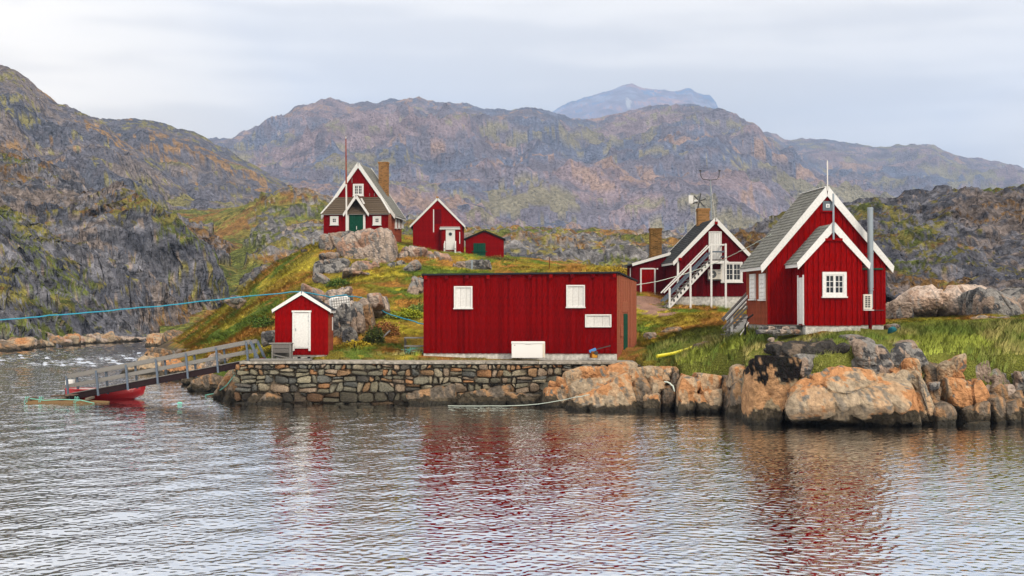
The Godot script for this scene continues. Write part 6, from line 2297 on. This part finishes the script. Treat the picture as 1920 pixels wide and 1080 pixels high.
	tube_part("pole", [Vector3.ZERO, Vector3(0, hub.y - 0.05, 0)], 0.05, M.white, n)
	tube_part("body", [hub + Vector3(-0.1, 0, -0.1), hub + Vector3(0.12, 0, 0.3)], 0.14, M.white, n, 12)
	box_part("tail_fin", hub + Vector3(-0.4, 0.18, -0.35), Vector3(0.42, 0.6, 0.04), M.white, n, Basis(Vector3.UP, 0.6))
	for k in 6:
		var a := k * TAU / 6 + 0.3
		bar_part("blade", hub + Vector3(0.12, 0, 0.34), hub + Vector3(0.12 + cos(a) * 0.5, sin(a) * 0.58, 0.3), 0.03, 0.09, M.dark_metal, n)
	tube_part("stay", [Vector3(0, hub.y - 0.6, 0), inside(n, 1279, 440, 98)], 0.012, M.metal, n, 5)
	# ropes and lines
	rope("blue_rope", "long blue rope stretched over the inlet to the small shed", [at(-120, 606, 76), at(0, 600, 76), at(130, 589, 76), at(300, 574, 77), at(430, 559, 77.5), at(545, 548, 78), at(560, 547, 78), at(600, 553, 79), at(618, 557, 80.5), at(650, 553, 82)], 0.036, M.blue_rope)
	rope("slope_rope", "turquoise rope lying down the slope to the warehouse corner", [at(651, 555, 83), at(680, 558, 86), at(722, 586, 83.5), at(755, 597, 82), at(795, 608, 78)], 0.035, M.blue_rope)
	rope("service_line", "pale green cable strung from the warehouse to the houses", [at(1157, 535, 70.8), at(1195, 534, 77), at(1232, 528, 86), at(1290, 512, 90), at(1345, 492, 90), at(1398, 466, 80), at(1445, 440, 66)], 0.022, M.pale_rope)
	rope("mooring_rope", "slack green mooring rope from the ledges to the water", [at(840, 761, 66.4), at(960, 761, 65.8), at(1010, 758, 65.0), at(1060, 749, 64.0), at(1105, 740, 62.9)], 0.017, M.pale_rope)
	rope("gangway_rope", "green rope hanging from the gangway head to the water", [at(448, 687, 69.0), at(440, 703, 69.2), at(425, 722, 70), at(405, 737, 72.5), at(385, 741, 74.5)], 0.025, M.green_rope)
	rope("ledge_rope", "short pale rope knotted over the shore ledges", [at(1246, 716, 63.4), at(1256, 719, 63.2), at(1262, 724, 63.0), at(1265, 734, 62.9)], 0.035, M.pale_rope)
	n = thing("green_float", "tiny green float on the water beside the raft", "float", at(337, 758, 67.9))
	n.position.y = 0.02
	tube_part("buoy", [Vector3(-0.09, 0, 0), Vector3(-0.05, 0.05, 0), Vector3(0.05, 0.05, 0), Vector3(0.1, 0, 0)], 0.06, M.green_rope, n)
	# heap of blue net beside the shed
	n = thing("net_heap", "heap of pale blue netting on the quay beside the small shed", "net", at(656, 668, 73.0))
	var heap := Shape.new()
	rng.seed = 21
	for k in 160:
		var a := Vector3(rng.randfn(0, 0.45), 0.02, rng.randfn(0, 0.2))
		a.y = 0.3 * exp(-a.x * a.x * 2.5) * rng.randf()
		var b := a + Vector3(rng.randfn(0, 0.3), rng.randf_range(-0.1, 0.06), rng.randfn(0, 0.15))
		b.y = maxf(b.y, 0.0)
		heap.tube(PackedVector3Array([a, (a + b) * 0.5 + Vector3(0, 0.05, 0), b]), [0.012], 4, Color(1, 1, 1).lerp(Color(4, 1.2, 1.1), rng.randf() * 0.8))
	put(heap, "cords", M.blue_rope, n)

func _ready() -> void:
	rng.seed = 1
	set_up()
	make_materials()
	make_water()
	make_ground()
	make_shores()
	make_mountains()
	house_right()
	house_stair()
	stair_at_gable()
	stair_low()
	house_knoll()
	flagpole()
	barn()
	small_store()
	shed()
	warehouse()
	make_quay()
	make_rocks()
	make_grass()
	make_shrubs()
	make_props()
